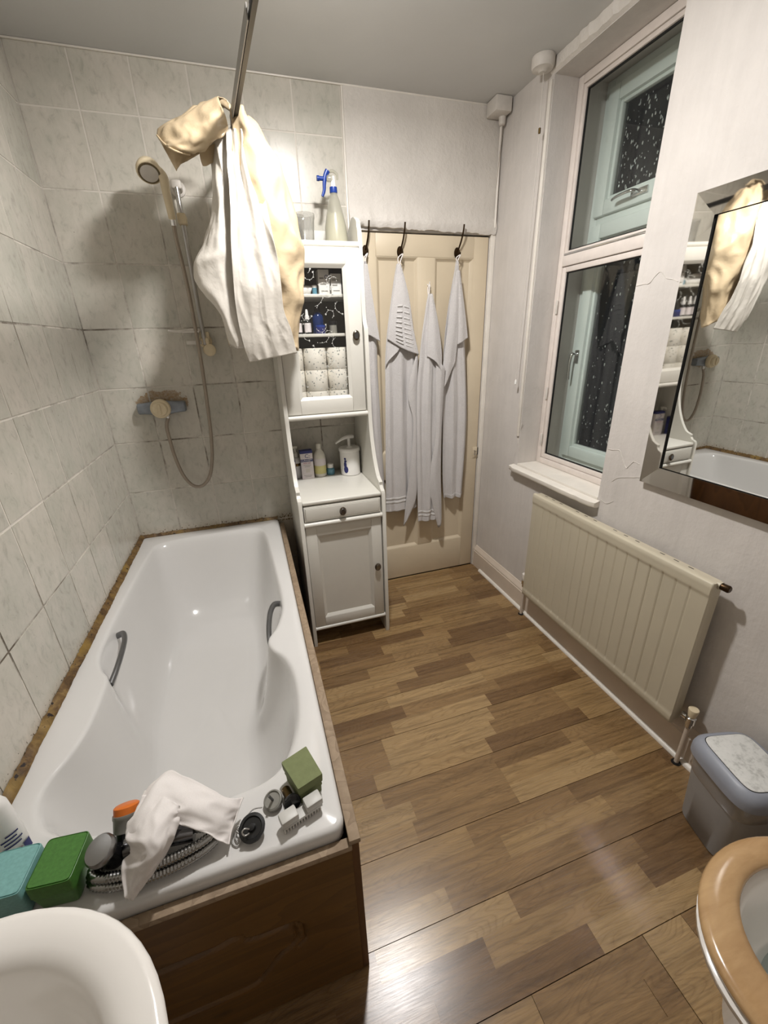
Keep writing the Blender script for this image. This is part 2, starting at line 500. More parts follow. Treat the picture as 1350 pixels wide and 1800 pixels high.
M['rad'] = plain('radiator_paint', s2l(192, 183, 162), 0.38, var=0.03, nscale=6)
M['upvc'] = plain('white_upvc', s2l(222, 228, 224), 0.28, var=0.015)
M['alu_white'] = plain('white_secondary_glazing_frame', s2l(228, 218, 210), 0.4, var=0.05, nscale=18)
M['gasket'] = plain('black_gasket', (0.006, 0.006, 0.006), 0.6)
M['chrome'] = plain('chrome', (0.75, 0.75, 0.75), 0.12, 1.0, var=0.03)
M['steel'] = plain('brushed_steel', (0.52, 0.51, 0.49), 0.32, 1.0, var=0.05)
M['dkchrome'] = plain('dark_chrome', (0.20, 0.20, 0.21), 0.16, 1.0, var=0.05)
M['greyhandle'] = plain('grey_grip_metal', (0.20, 0.20, 0.20), 0.38, 0.8, var=0.08)
M['brass'] = plain('aged_brass', s2l(110, 90, 56), 0.32, 1.0, var=0.15)
M['bronze'] = plain('bronze_hook', s2l(74, 58, 42), 0.35, 1.0, var=0.15)
M['pewter'] = plain('pewter_knob', s2l(120, 110, 98), 0.28, 1.0, var=0.1)
M['cream'] = plain('yellowed_plastic', s2l(224, 208, 176), 0.4, var=0.05, nscale=30)
M['whiteplastic'] = plain('white_plastic', s2l(232, 230, 226), 0.35, var=0.02)
M['offwhite'] = plain('painted_over_plastic', s2l(212, 206, 198), 0.5, var=0.05, nscale=40)
M['black'] = plain('black_rubber', (0.010, 0.010, 0.010), 0.35)
M['blackgloss'] = plain('black_gloss_plastic', (0.010, 0.010, 0.011), 0.15)
M['blue'] = plain('blue_plastic', s2l(24, 58, 140), 0.35)
M['navy'] = plain('navy_print', s2l(34, 40, 104), 0.5)
M['darkblue'] = plain('dark_blue_glass', s2l(14, 40, 90), 0.12)
M['tealjar'] = plain('teal_jar', s2l(96, 146, 166), 0.25)
M['palelabel'] = plain('pale_label', s2l(222, 214, 214), 0.5, var=0.05)
M['yellowliquid'] = plain('yellow_liquid', s2l(214, 206, 140), 0.25)
M['milky'] = plain('milky_plastic', s2l(220, 216, 204), 0.35)
M['pink'] = plain('magenta_print', s2l(150, 40, 92), 0.4)
M['tealbox'] = plain('teal_speckled_plastic', s2l(126, 176, 172), 0.45, var=0.10, nscale=180)
M['greenbox'] = plain('green_speckled_plastic', s2l(72, 122, 50), 0.42, var=0.14, nscale=160)
M['olive'] = plain('olive_foam', s2l(116, 124, 82), 0.8, var=0.08, nscale=60, bmp=0.3, bscale=300)
M['orange'] = plain('orange_plastic', s2l(214, 112, 34), 0.4)
M['greyplastic'] = plain('grey_plastic', s2l(140, 138, 130), 0.4)
M['bingrey'] = plain('bin_grey_plastic', s2l(150, 148, 146), 0.42, var=0.03)
M['binrim'] = plain('bin_rim_bluegrey', s2l(146, 150, 160), 0.42, var=0.03)
def binlid():
    m, nt, b = nmat('bin_flap_marbled')
    v = coords(nt); n = noise(nt, v, 26, 6, 0.7); n2 = noise(nt, v, 120, 3)
    r = ramp(nt, mathn(nt, 'ADD', mathn(nt, 'MULTIPLY', n, 0.7), mathn(nt, 'MULTIPLY', n2, 0.3)), [(0.36, s2l(170, 170, 166)), (0.5, s2l(208, 208, 204)), (0.7, s2l(218, 217, 213))])
    nt.links.new(r.outputs[0], b.inputs['Base Color']); b.inputs['Roughness'].default_value = 0.45
    return m
M['binflap'] = binlid()
def sealant():
    m, nt, b = nmat('mouldy_sealant')
    v = coords(nt); n = noise(nt, v, 24, 6, 0.75, 0.5); n2 = noise(nt, v, 7, 3); n3 = noise(nt, v, 60, 2)
    c = ramp(nt, n, [(0.3, s2l(50, 35, 20)), (0.48, s2l(98, 73, 40)), (0.68, s2l(140, 114, 68))]).outputs[0]
    c = mixc(nt, ramp(nt, n2, [(0.5, (0, 0, 0)), (0.75, (1, 1, 1))]).outputs[0], c, s2l(150, 122, 54))
    c = mixc(nt, mathn(nt, 'GREATER_THAN', n3, 0.66), c, s2l(30, 18, 16))
    nt.links.new(c, b.inputs['Base Color']); b.inputs['Roughness'].default_value = 0.5
    bump(nt, b, n, 0.6, 0.004)
    return m
M['sealant'] = sealant()
def fabric(name, col, rough=0.9, bs=500, bstr=0.4, bd=0.001, sheen=0.2, trans=0.0):
    m, nt, b = nmat(name)
    v = coords(nt); n = noise(nt, v, 12, 4); n2 = noise(nt, v, bs, 2)
    r = ramp(nt, n, [(0.3, tuple(x * 0.93 for x in col)), (0.7, col)])
    c = mixc(nt, 0.25, r.outputs[0], ramp(nt, n2, [(0.35, tuple(x * 0.72 for x in col)), (0.65, col)]).outputs[0])
    nt.links.new(c, b.inputs['Base Color']); b.inputs['Roughness'].default_value = rough
    b.inputs['Sheen Weight'].default_value = sheen
    bump(nt, b, n2, bstr, bd)
    return m
M['towel'] = fabric('grey_terry', s2l(206, 202, 200), 0.95, 260, 1.0, 0.003)
M['towelband'] = fabric('woven_band', s2l(212, 209, 206), 0.8, 900, 0.2, 0.0008)
def curtain_mat(name, col, rough=0.32):
    m, nt, b = nmat(name)
    v = coords(nt); n = noise(nt, v, 14, 5, 0.6); n2 = noise(nt, v, 46, 3)
    r = ramp(nt, n, [(0.3, tuple(x * 0.92 for x in col)), (0.7, col)])
    nt.links.new(r.outputs[0], b.inputs['Base Color']); b.inputs['Roughness'].default_value = rough
    b.inputs['Subsurface Weight'].default_value = 0.0
    bump(nt, b, mathn(nt, 'ADD', n, mathn(nt, 'MULTIPLY', n2, 0.4)), 0.35, 0.008)
    return m
M['curtain_white'] = curtain_mat('white_waterproof_cloth', s2l(212, 206, 196))
M['curtain_beige'] = curtain_mat('beige_waterproof_lining', s2l(202, 181, 148))
M['cloth'] = fabric('white_cotton', s2l(232, 226, 222), 0.85, 700, 0.15, 0.0006)
M['glass'] = clear('window_glass', (0.95, 0.97, 0.96), 0.03)
M['cabglass'] = clear('cabinet_glass', (0.99, 0.99, 0.985), 0.04)
M['drops'] = clear('rain_drops', (0.92, 0.95, 0.95), 0.35, 0.05, frost=0.75, frostcol=(0.9, 0.92, 0.92))
M['cup'] = clear('clear_plastic_cup', (0.90, 0.90, 0.89), 0.10, 0.04, frost=0.10, frostcol=(0.85, 0.85, 0.84))
M['frosted'] = clear('frosted_spray_bottle', (0.85, 0.85, 0.80), 0.06, 0.15, frost=0.42, frostcol=s2l(220, 218, 206))
M['sprayliquid'] = plain('cloudy_liquid', s2l(196, 193, 174), 0.3)
M['bag'] = clear('thin_bin_liner', (0.92, 0.92, 0.92), 0.12, 0.12, frost=0.22, frostcol=(0.7, 0.7, 0.7))
M['print_white'] = plain('white_print', s2l(214, 214, 206), 0.6)
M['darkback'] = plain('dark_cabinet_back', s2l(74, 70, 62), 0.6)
def roll_mat():
    m, nt, b = nmat('printed_roll_wrap')
    v = coords(nt)
    vo = N(nt, 'ShaderNodeTexVoronoi', i_Scale=75.0); nt.links.new(v, vo.inputs['Vector'])
    k = mathn(nt, 'MULTIPLY', mathn(nt, 'LESS_THAN', vo.outputs['Distance'], 0.30), mathn(nt, 'GREATER_THAN', noise(nt, v, 60, 2), 0.48))
    c = mixc(nt, k, s2l(232, 227, 216), s2l(150, 152, 146))
    nt.links.new(c, b.inputs['Base Color']); b.inputs['Roughness'].default_value = 0.7
    return m
M['paperroll'] = roll_mat()
M['mirror'] = plain('mirror_glass', (0.86, 0.87, 0.86), 0.01, 1.0, var=0.0)
M['mirrorframe'] = plain('silvered_frame_glass', (0.74, 0.72, 0.69), 0.03, 1.0, var=0.03, nscale=9)
M['hose'] = plain('grey_hose', s2l(160, 148, 134), 0.35, 0.3, var=0.06)
M['mixergrey'] = plain('greyed_chrome', s2l(140, 146, 154), 0.38, 0.45, var=0.10, nscale=40)

# ================================================================== THE SETTING
def struct(o, label, cat):
    return setp(o, label, cat, None, 'structure')

# ---- floor: sub-floor slab + laminate blocks (three strips per board)
floor = struct(box('floor', -0.02, 2.02, YN, 0.06, -0.06, -0.008, plain('dark_gap', s2l(44, 32, 22), 0.8)), 'laminate floor of short oak strips with dark board joints', 'floor')
BW = 0.1955; SW = BW / 3
joints = {(-1, 0): [1.116], (-1, 1): [1.206], (-1, 2): [1.448, 0.98], (0, 0): [1.147, 1.60], (0, 1): [1.029, 1.554], (0, 2): [1.31, 0.86]}
plank_cache = {}
rs = random.Random(11)
TONES = [0.1, 0.24, 0.33, 0.4, 0.46, 0.52, 0.6, 0.68, 0.77, 0.88]
def plank_mesh(w, d):
    key = (round(w, 3), round(d, 4))
    if key not in plank_cache:
        bm = bmesh.new(); bmbox(bm, -w / 2, w / 2, -d / 2, d / 2, -0.008, 0.0)
        me = bpy.data.meshes.new('plank'); bm.to_mesh(me); bm.free(); me.materials.append(M['plank'])
        plank_cache[key] = me
    return plank_cache[key]
for bi in range(-9, 7):                     # board 0 is the one whose far edge lies at y=-1.702
    yt = -1.702 - BW * bi
    for s in range(3):
        ya = min(yt - SW * s - (0.0009 if s == 0 else 0.0), 0.045); yb = max(yt - SW * (s + 1) + (0.0009 if s == 2 else 0.0), YN)
        if ya - yb < 0.01: continue
        xstart = 0.70 if yb > -1.70 else 0.0
        cuts = joints.get((bi, s))
        if cuts is None:
            c0 = 0.75 + rs.random() * 0.40; cuts = []
            while c0 < 2.0: cuts.append(c0); c0 += 0.30 + rs.random() * 0.18
        else:
            c0 = max(cuts) + 0.40
            while c0 < 1.95: cuts = cuts + [c0]; c0 += 0.41
        if xstart == 0.0:
            c0 = min(cuts) - 0.4
            while c0 > 0.1: cuts = cuts + [c0]; c0 -= 0.4
        if bi >= 1: cuts = [c for c in cuts if abs(c - 1.43) > 0.06] + [1.43]
        xs = sorted([xstart] + [c for c in cuts if xstart + 0.05 < c < 1.95] + [1.995])
        last = None
        for k in range(len(xs) - 1):
            g = 0.0011 if (bi >= 1 and abs(xs[k + 1] - 1.43) < 1e-6) or (bi >= 1 and abs(xs[k] - 1.43) < 1e-6) else 0.0
            xa, xb = xs[k] + g, xs[k + 1] - g
            o = bpy.data.objects.new('plank', plank_mesh(xb - xa, ya - yb)); COL.objects.link(o)
            o.location = ((xa + xb) / 2, (ya + yb) / 2, 0); o.parent = floor
            t = rs.choice([q for q in TONES if last is None or abs(q - last) > 0.12]); last = t
            o.color = (t, rs.random(), rs.random(), 1)

# ---- ceiling
struct(box('ceiling', -0.02, 2.02, YN, 0.06, H, H + 0.08, M['ceiling']), 'greyish white painted ceiling over the bathroom', 'ceiling')

# ---- walls
def ring_wall(name, mat, frame, outer, inner, depth, dirv):
    """flat wall with a rectangular opening; frame(u, v, d) -> point"""
    (ua, ub, va, vb), (uc, ud, vc, vd) = outer, inner
    V = []
    for d in (0.0, depth):
        V += [frame(ua, va, d), frame(ub, va, d), frame(ub, vb, d), frame(ua, vb, d), frame(uc, vc, d), frame(ud, vc, d), frame(ud, vd, d), frame(uc, vd, d)]
    F = []
    for o in (0, 8):
        for k in range(4):
            F.append((o + k, o + (k + 1) % 4, o + 4 + (k + 1) % 4, o + 4 + k))
    for k in range(4):
        F.append((k, (k + 1) % 4, 8 + (k + 1) % 4, 8 + k)); F.append((4 + k, 4 + (k + 1) % 4, 12 + (k + 1) % 4, 12 + k))
    bm = bmesh.new(); bv = [bm.verts.new(v) for v in V]
    for f in F: bm.faces.new([bv[i] for i in f])
    return frombm(name, bm, mat)

WIN = (-0.958, -0.377, 0.82, 2.446)      # window opening y0 y1 z0 z1
wall_right = struct(ring_wall('wall_right', M['wall'], lambda u, v, d: Vector((W + d, u, v)), (YN, 0.06, -0.01, H), WIN, 0.36, 0), 'lumpy white painted plaster wall around the window', 'wall')
# cracks and lifted paint edges beside the window
for pts in ([(1118, 503), (1130, 501), (1142, 496), (1152, 486), (1162, 478), (1170, 487), (1180, 492), (1192, 494)], [(1068, 789), (1078, 792), (1089, 790), (1093, 803), (1100, 822), (1106, 818), (1114, 813), (1124, 816)], [(1076, 846), (1086, 841), (1100, 838), (1124, 840)], [(1056, 878), (1066, 886), (1078, 880)], [(918, 742), (912, 770), (905, 800), (898, 830)]):
    tube('plaster_crack', [at(a, b_, x=1.9995) + Vector((0, 0, 0.003 * math.sin(k * 2.3))) for k, (a, b_) in enumerate(pts)], 0.0013, M['rough'], wall_right, 6, 5, rfun=lambda q: 0.6 + 0.5 * math.sin(q * 17) ** 2)
DOOR = (1.255, 1.972, 0.0, 1.972)
wall_back = struct(ring_wall('wall_back', M['wall_soft'], lambda u, v, d: Vector((u, 0.0085 + d, v)), (-0.05, 2.02, -0.01, H), (DOOR[0], DOOR[1], 0.0, DOOR[3]), 0.09, 0), 'end wall with marbled tiles beside a white plastered part', 'wall')
wall_left = struct(box('wall_left', -0.08, -0.0085, YN, 0.05, -0.01, H, M['grout']), 'long tiled wall beside the bath', 'wall')
struct(box('wall_front', -0.02, 2.02, YN - 0.08, YN, -0.01, H, M['wall_soft']), 'plain plaster wall behind the viewpoint', 'wall')
box('backing', 1.2, 2.02, 0.0985, 0.11, -0.01, H, M['wall_soft'], wall_back)
box('grout', -0.0085, 1.204, 0.0015, 0.0080, 0.0, H, M['grout'], wall_back)
box('grout', -0.0084, -0.0015, YN, 0.0, 0.0, H, M['grout'], wall_left)
# plaster above the door, proud of the door, with a crumbled lower edge
def rough_strip():
    bm = bmesh.new(); n = 60
    rr = random.Random(3)
    x0, x1 = 1.213, 1.995
    ring = []
    for i in range(n + 1):
        x = x0 + (x1 - x0) * i / n
        zb = 1.984 + (0.002 * math.sin(i * 0.43) + rr.uniform(-0.003, 0.003)) - 0.012 * (i / n)
        yb = -0.012 - 0.006 * abs(math.sin(i * 0.21 + 1) * math.sin(i * 0.083)) - rr.uniform(0, 0.004)
        ring.append([(x, 0.0085, H), (x, -0.006, H), (x, -0.006, 2.10), (x, -0.007, 2.05 + rr.uniform(-.008, .008)), (x, yb, 2.02 + rr.uniform(-.005, .005)), (x, yb - 0.003, 2.0), (x, yb + 0.006, zb), (x, 0.0085, zb)])
    R = [[bm.verts.new(p) for p in r] for r in ring]
    for i in range(n):
        for k in range(len(R[0]) - 1):
            bm.faces.new((R[i][k], R[i + 1][k], R[i + 1][k + 1], R[i][k + 1]))
    bm.faces.new(R[0]); bm.faces.new(R[-1][::-1])
    return frombm('plaster_over_door', bm, M['rough'], wall_back, 60)
rough_strip()
box('tile_edge_trim', 1.2045, 1.213, -0.0045, 0.0085, 1.2, H, M['gloss_white'], wall_back, 0.002)

# ---- white filler where ceiling and walls meet
box('ceiling_filler', 0.0, 1.995, -0.0075, 0.0, H - 0.007, H - 0.0004, M['gloss_white'], wall_back, 0.002)
box('ceiling_filler', 0.0, 0.006, YN, -0.0075, H - 0.007, H - 0.0004, M['gloss_white'], wall_left, 0.002)
# ---- tiles
TW, TH, GAP = 0.2, 0.251, 0.0029
tile_cache = {}
def tile(parent, axis, a0, a1, z0, z1):
    a0 += GAP / 2; a1 -= GAP / 2; z0 += GAP / 2; z1 -= GAP / 2
    w, h = a1 - a0, z1 - z0
    if w < 0.008 or h < 0.008: return
    key = (axis, round(w, 3), round(h, 3))
    if key not in tile_cache:
        bm = bmesh.new()
        if axis == 'x': bmbox(bm, -w / 2, w / 2, 0.0, 0.0075, -h / 2, h / 2)
        else: bmbox(bm, -0.0075, 0.0, -w / 2, w / 2, -h / 2, h / 2)
        bmesh.ops.bevel(bm, geom=[e for e in bm.edges if all((v.co.y < 0.001 if axis == 'x' else v.co.x > -0.001) for v in e.verts)], offset=0.0018, segments=2, affect='EDGES')
        me = bpy.data.meshes.new('tile'); bm.to_mesh(me); bm.free(); me.materials.append(M['tile'])
        me.shade_smooth(); me.set_sharp_from_angle(angle=math.radians(35))
        tile_cache[key] = me
    o = bpy.data.objects.new('tile', tile_cache[key]); COL.objects.link(o)
    o.location = ((a0 + a1) / 2, 0, (z0 + z1) / 2) if axis == 'x' else (0, (a0 + a1) / 2, (z0 + z1) / 2)
    o.parent = parent
    o.color = (rt.random(), rt.random(), rt.random(), 1)
    # hand-set tiles sit a hair out of true
    o.rotation_euler = (rt.uniform(-.0025, .0025), rt.uniform(-.002, .002), 0) if axis == 'x' else (0, rt.uniform(-.0025, .0025), rt.uniform(-.002, .002))
rt = random.Random(5)
zrows = [H] + [2.3115 - TH * j for j in range(0, 10)] + [0.0]
xc = [0.0] + [0.1945 + TW * i for i in range(5)] + [1.204]
for zi in range(len(zrows) - 1):
    if zrows[zi + 1] > zrows[zi]: continue
    for xi in range(len(xc) - 1):
        if zrows[zi] < 0.54 and xc[xi + 1] < 0.6: continue      # hidden behind the bath
        tile(wall_back, 'x', xc[xi], xc[xi + 1], max(zrows[zi + 1], 0.0), zrows[zi])
yc = [0.0] + [-0.2142 - TW * i for i in range(13)]
for zi in range(len(zrows) - 1):
    if zrows[zi] < 0.54 or zrows[zi + 1] > zrows[zi]: continue
    for yi in range(len(yc) - 1):
        tile(wall_left, 'y', max(yc[yi + 1], YN), yc[yi], zrows[zi + 1], zrows[zi])

# ---- door: old four-panel door painted cream
door = thing('door_1', 'cream painted four-panel door hung with grey towels', 'door', (1.61, 0.02, 0.0), kind='structure')
DY = 0.006
def dbox(nm, x0, x1, z0, z1, y0=DY, y1=DY + 0.035): return box(nm, x0, x1, y0, y1, z0, z1, M['doorpaint'], door, 0.0025)
dx0, dx1, dz0, dz1 = 1.262, 1.966, 0.008, 1.963
px = [(1.341, 1.565), (1.660, 1.882)]
dbox('stile', dx0, 1.341, dz0, dz1); dbox('stile', 1.882, dx1, dz0, dz1); dbox('muntin', 1.565, 1.660, 0.225, 1.865)
dbox('rail', 1.341, 1.882, 1.865, dz1); dbox('rail', 1.341, 1.882, dz0, 0.225)
for a, c in px:
    dbox('rail', a, c, 0.70, 0.86)
    for z0, z1 in ((0.225, 0.70), (0.86, 1.865)):
        box('panel', a - 0.004, c + 0.004, DY + 0.016, DY + 0.026, z0 - 0.004, z1 + 0.004, M['doorpaint'], door)
        # moulding round each panel
        V = []; F = []
        prof = [(0.0, 0.002), (0.004, 0.0035), (0.012, 0.012), (0.018, 0.0165)]
        for (o, d) in prof: V += [(a + o, DY + d, z0 + o), (c - o, DY + d, z0 + o), (c - o, DY + d, z1 - o), (a + o, DY + d, z1 - o)]
        for i in range(len(prof) - 1):
            for k in range(4): F.append((i * 4 + k, i * 4 + (k + 1) % 4, i * 4 + 4 + (k + 1) % 4, i * 4 + 4 + k))
        bm = bmesh.new(); bv = [bm.verts.new(v) for v in V]
        for f in F: bm.faces.new([bv[i] for i in f])
        frombm('panel_moulding', bm, M['doorpaint'], door)
def coat_hook(x, z, tall=True):
    h = lathe('coat_hook', [(0.0, 0.004), (0.016, 0.003), (0.017, 0.0), (0.013, -0.006), (0.0, -0.007)], (x, DY - 0.004, z), M['bronze'], door, 18, 'y', sy=1.5)
    tube('hook_arm', [(x, DY - 0.008, z + 0.004), (x + 0.002, DY - 0.02, z + 0.02), (x + 0.006, DY - 0.036, z + 0.05), (x + 0.008, DY - 0.05, z + 0.085), (x + 0.009, DY - 0.055, z + 0.115)], 0.0042, M['bronze'], h, 8)
    tube('hook_arm', [(x, DY - 0.006, z - 0.008), (x, DY - 0.022, z - 0.022), (x, DY - 0.036, z - 0.014), (x, DY - 0.040, z - 0.002)], 0.004, M['bronze'], h, 8)
    return h
coat_hook(1.467, 1.884); coat_hook(1.782, 1.887)
hk = coat_hook(1.287, 1.884)
tube('white_hook', [(1.618, DY - 0.001, 1.742), (1.618, DY - 0.02, 1.735), (1.618, DY - 0.03, 1.75)], 0.003, M['whiteplastic'], door, 8)
lk = box('rim_lock', 1.935, 1.968, DY - 0.004, DY, 0.775, 0.845, M['doorpaint'], door, 0.002)
tube('key', [(1.945, DY - 0.03, 0.822), (1.945, DY, 0.822)], 0.003, M['steel'], lk, 8, curve=False)
tube('door_pull', [(1.944, DY - 0.012, 0.815), (1.940, DY - 0.014, 0.80), (1.950, DY - 0.014, 0.797), (1.955, DY - 0.012, 0.81)], 0.0018, M['steel'], lk, 8)
box('keeper', 1.967, 1.9705, DY - 0.006, DY + 0.01, 0.795, 0.84, M['black'], lk)
t1 = struct(box('trim_1', 1.9735, 1.999, -0.006, 0.02, 0.0, 1.985, M['gloss_white'], None, 0.002), 'narrow white door jamb strip in the wall corner', 'trim')

# ---- skirting on the window wall with a white bead on the floor
def extr_y(name, prof, y0, y1, mat, parent=None):
    n = len(prof); V = [(x, y0, z) for x, z in prof] + [(x, y1, z) for x, z in prof]
    F = [(k, (k + 1) % n, n + (k + 1) % n, n + k) for k in range(n)] + [tuple(range(n))[::-1], tuple(range(n, 2 * n))]
    bm = bmesh.new(); bv = [bm.verts.new(v) for v in V]
    for f in F: bm.faces.new([bv[i] for i in f])
    return frombm(name, bm, mat, parent, 30)
bb = struct(extr_y('baseboard_right', [(2.0, 0.0), (1.979, 0.0), (1.979, 0.112), (1.983, 0.116), (1.981, 0.122), (1.985, 0.132), (1.992, 0.140), (1.996, 0.150), (2.0, 0.152)], YN, -0.0065, M['skirt']), 'moulded skirting board under the radiator', 'skirting')
tr = struct(extr_y('trim_2', [(1.979, 0.0005), (1.9655, 0.0005), (1.9655, 0.004), (1.968, 0.010), (1.973, 0.014), (1.979, 0.016)], -1.66, -0.10, M['gloss_white']), 'thin white quadrant bead between skirting and floor', 'trim')
# cove strip with crumbling paint above the window
def cove():
    rr = random.Random(9); R = []
    for i in range(41):
        y = -0.36 - 0.62 * i / 40
        d = 0.012 + (0.010 if 10 < i < 22 else 0.0) * rr.random() + 0.003 * rr.random()
        R.append([(W - d, y, H - 0.0005), (W - d - 0.002, y, H - 0.02), (W - d * 0.8, y, 2.455 + 0.004 * rr.random()), (W - 0.0005, y, 2.449), (W - 0.0005, y, H - 0.0005)])
    return rings_mesh('trim_3', R, M['rough'], None, 30)
struct(cove(), 'flaking plaster strip above the window', 'trim')

# ---- window: inner secondary glazing, then the outer white casement
w1 = thing('window_1', 'inner white-framed secondary glazing with a top and a bottom pane', 'window', (2.13, -0.667, 0.835), kind='structure')
ya, yb2, za, zb = WIN[0] + 0.001, WIN[1] - 0.001, WIN[2] + 0.012, WIN[3] - 0.001
def frame_rect(nm, x0, x1, y0, y1, z0, z1, w, mat, parent, bev=0.003):
    a = box(nm, x0, x1, y0, y0 + w, z0, z1, mat, parent, bev); box(nm, x0, x1, y1 - w, y1, z0, z1, mat, parent, bev)
    box(nm, x0, x1, y0 + w, y1 - w, z0, z0 + w, mat, parent, bev); box(nm, x0, x1, y0 + w, y1 - w, z1 - w, z1, mat, parent, bev)
    return a
XF = 2.118
frame_rect('frame_bar', XF, XF + 0.04, ya, yb2, za, zb, 0.03, M['alu_white'], w1)
box('transom', XF - 0.004, XF + 0.038, ya + 0.03, yb2 - 0.03, 1.768, 1.812, M['alu_white'], w1, 0.004)
for (z0, z1) in ((1.812, zb - 0.03), (za + 0.03, 1.768)):
    frame_rect('sash_bar', XF + 0.004, XF + 0.028, ya + 0.031, yb2 - 0.031, z0 + 0.002, z1 - 0.002, 0.022 if z0 < 1.5 else 0.016, M['alu_white'], w1, 0.002)
    k = 0.022 if z0 < 1.5 else 0.016
    frame_rect('gasket', XF + 0.012, XF + 0.020, ya + 0.031 + k, yb2 - 0.031 - k, z0 + 0.002 + k, z1 - 0.002 - k, 0.005, M['gasket'], w1, 0)
    box('pane', XF + 0.0145, XF + 0.0175, ya + 0.031 + k, yb2 - 0.031 - k, z0 + 0.002 + k, z1 - 0.002 - k, M['glass'], w1)
box('bottom_rail', XF + 0.001, XF + 0.012, ya + 0.032, yb2 - 0.032, 1.814, 1.822, M['chrome'], w1, 0.001)
for z in (1.60, 1.20, 0.96): box('hinge', XF - 0.006, XF, yb2 - 0.034, yb2 - 0.024, z - 0.03, z + 0.03, M['offwhite'], w1, 0.001)

w2 = thing('window_2', 'outer white casement window with chrome handles and rain on the dark glass', 'window', (2.29, -0.667, 0.83), kind='structure')
XO = 2.265
frame_rect('frame_bar', XO, XO + 0.06, ya, yb2, za, zb, 0.042, M['upvc'], w2, 0.004)
box('transom', XO, XO + 0.06, ya + 0.042, yb2 - 0.042, 1.922, 1.968, M['upvc'], w2, 0.004)
for (z0, z1) in ((1.968, zb - 0.042), (za + 0.042, 1.922)):
    frame_rect('casement_bar', XO - 0.018, XO + 0.04, ya + 0.034, yb2 - 0.034, z0 - 0.008, z1 + 0.008, 0.058, M['upvc'], w2, 0.006)
    fr = frame_rect('glazing_bead', XO - 0.002, XO + 0.02, ya + 0.090, yb2 - 0.090, z0 + 0.048, z1 - 0.048, 0.014, M['upvc'], w2, 0.004)
    pane = box('pane', XO + 0.012, XO + 0.016, ya + 0.092, yb2 - 0.092, z0 + 0.050, z1 - 0.050, M['glass'], w2)
    # raindrops on the outside of the glass
    bm = bmesh.new(); rr = random.Random(int(z0 * 100))
    for _ in range(230):
        r = rr.choice([0.0012, 0.0016, 0.002, 0.0026, 0.0034, 0.0042])
        y = rr.uniform(ya + 0.115, yb2 - 0.115); z = z0 + 0.07 + (z1 - z0 - 0.14) * rr.random() ** (1.25 if z0 < 1.5 else 1)
        q = bmesh.ops.create_uvsphere(bm, u_segments=6, v_segments=4, radius=r)
        for v in q['verts']: v.co = Vector((XO + 0.0165 + v.co.x * 0.5, y + v.co.y, z + v.co.z * rr.choice([1.0, 1.4, 2.2])))
    setp(frombm('raindrops', bm, M['drops'], pane, 60), kind='stuff')
# handles of the outer window
hd = box('casement_handle', XO - 0.026, XO - 0.018, yb2 - 0.076, yb2 - 0.050, 1.345, 1.405, M['chrome'], w2, 0.003)
tube('handle_lever', [(XO - 0.024, yb2 - 0.063, 1.385), (XO - 0.05, yb2 - 0.063, 1.388), (XO - 0.058, yb2 - 0.060, 1.36), (XO - 0.055, yb2 - 0.056, 1.31), (XO - 0.05, yb2 - 0.054, 1.265)], 0.008, M['chrome'], hd, 10, flat=0.7)
hd = box('casement_handle', XO - 0.026, XO - 0.018, -0.70, -0.62, 1.984, 2.008, M['chrome'], w2, 0.003)
tube('handle_lever', [(XO - 0.024, -0.66, 1.997), (XO - 0.05, -0.655, 2.0), (XO - 0.058, -0.63, 2.0), (XO - 0.056, -0.58, 1.998), (XO - 0.052, -0.555, 1.994)], 0.008, M['chrome'], hd, 10, flat=0.7)
# sill board
def sill():
    rr = random.Random(2)
    bm = bmesh.new(); n = 30
    R = []
    for i in range(n + 1):
        y = -0.345 - (0.972 - 0.345) * i / n
        e = 0.002 * rr.random() + (0.006 * rr.random() if i > 24 else 0)
        out = 1.958 if -0.958 < y < -0.377 else 1.966
        R.append([(1.999, y, 0.790), (out + 0.004 + e, y, 0.792), (out + e, y, 0.798), (out + e, y, 0.814), (out + 0.005 + e, y, 0.819 - e), (1.999, y, 0.8205)])
    return rings_mesh('sill_nosing', R, M['gloss_white'], w1, 40)
sill()
box('sill_board', 1.998, 2.262, WIN[0] + 0.001, WIN[1] - 0.001, 0.8205, 0.8315, M['gloss_white'], w1, 0.001)

# ================================================================== BATH
RIM = 0.559
rim_pts = [(0.10, -0.125), (0.20, -0.095), (0.35, -0.085), (0.50, -0.086), (0.585, -0.105), (0.620, -0.18),
           (0.634, -0.36), (0.646, -0.60), (0.654, -0.78), (0.650, -0.90), (0.622, -1.0), (0.590, -1.06), (0.600, -1.115), (0.634, -1.165), (0.654, -1.25), (0.654, -1.36), (0.636, -1.46), (0.598, -1.535), (0.54, -1.566),
           (0.45, -1.572), (0.35, -1.572), (0.25, -1.568), (0.165, -1.552),
           (0.102, -1.512), (0.071, -1.45), (0.074, -1.395), (0.098, -1.335), (0.114, -1.26), (0.118, -1.16), (0.113, -1.075), (0.080, -1.02), (0.058, -0.94), (0.054, -0.80), (0.058, -0.60), (0.068, -0.40), (0.080, -0.22)]
def floor_pt(p):
    x, y = p
    v = (y + 0.085) / (-1.575 + 0.085)
    yf = -0.335 + v * (-1.44 + 0.335)
    left = 0.155 + 0.0 * v; right = 0.548 - 0.075 * min(1, v * 1.3)
    u = (x - 0.055) / (0.655 - 0.055)
    return (left + (right - left) * u, yf)
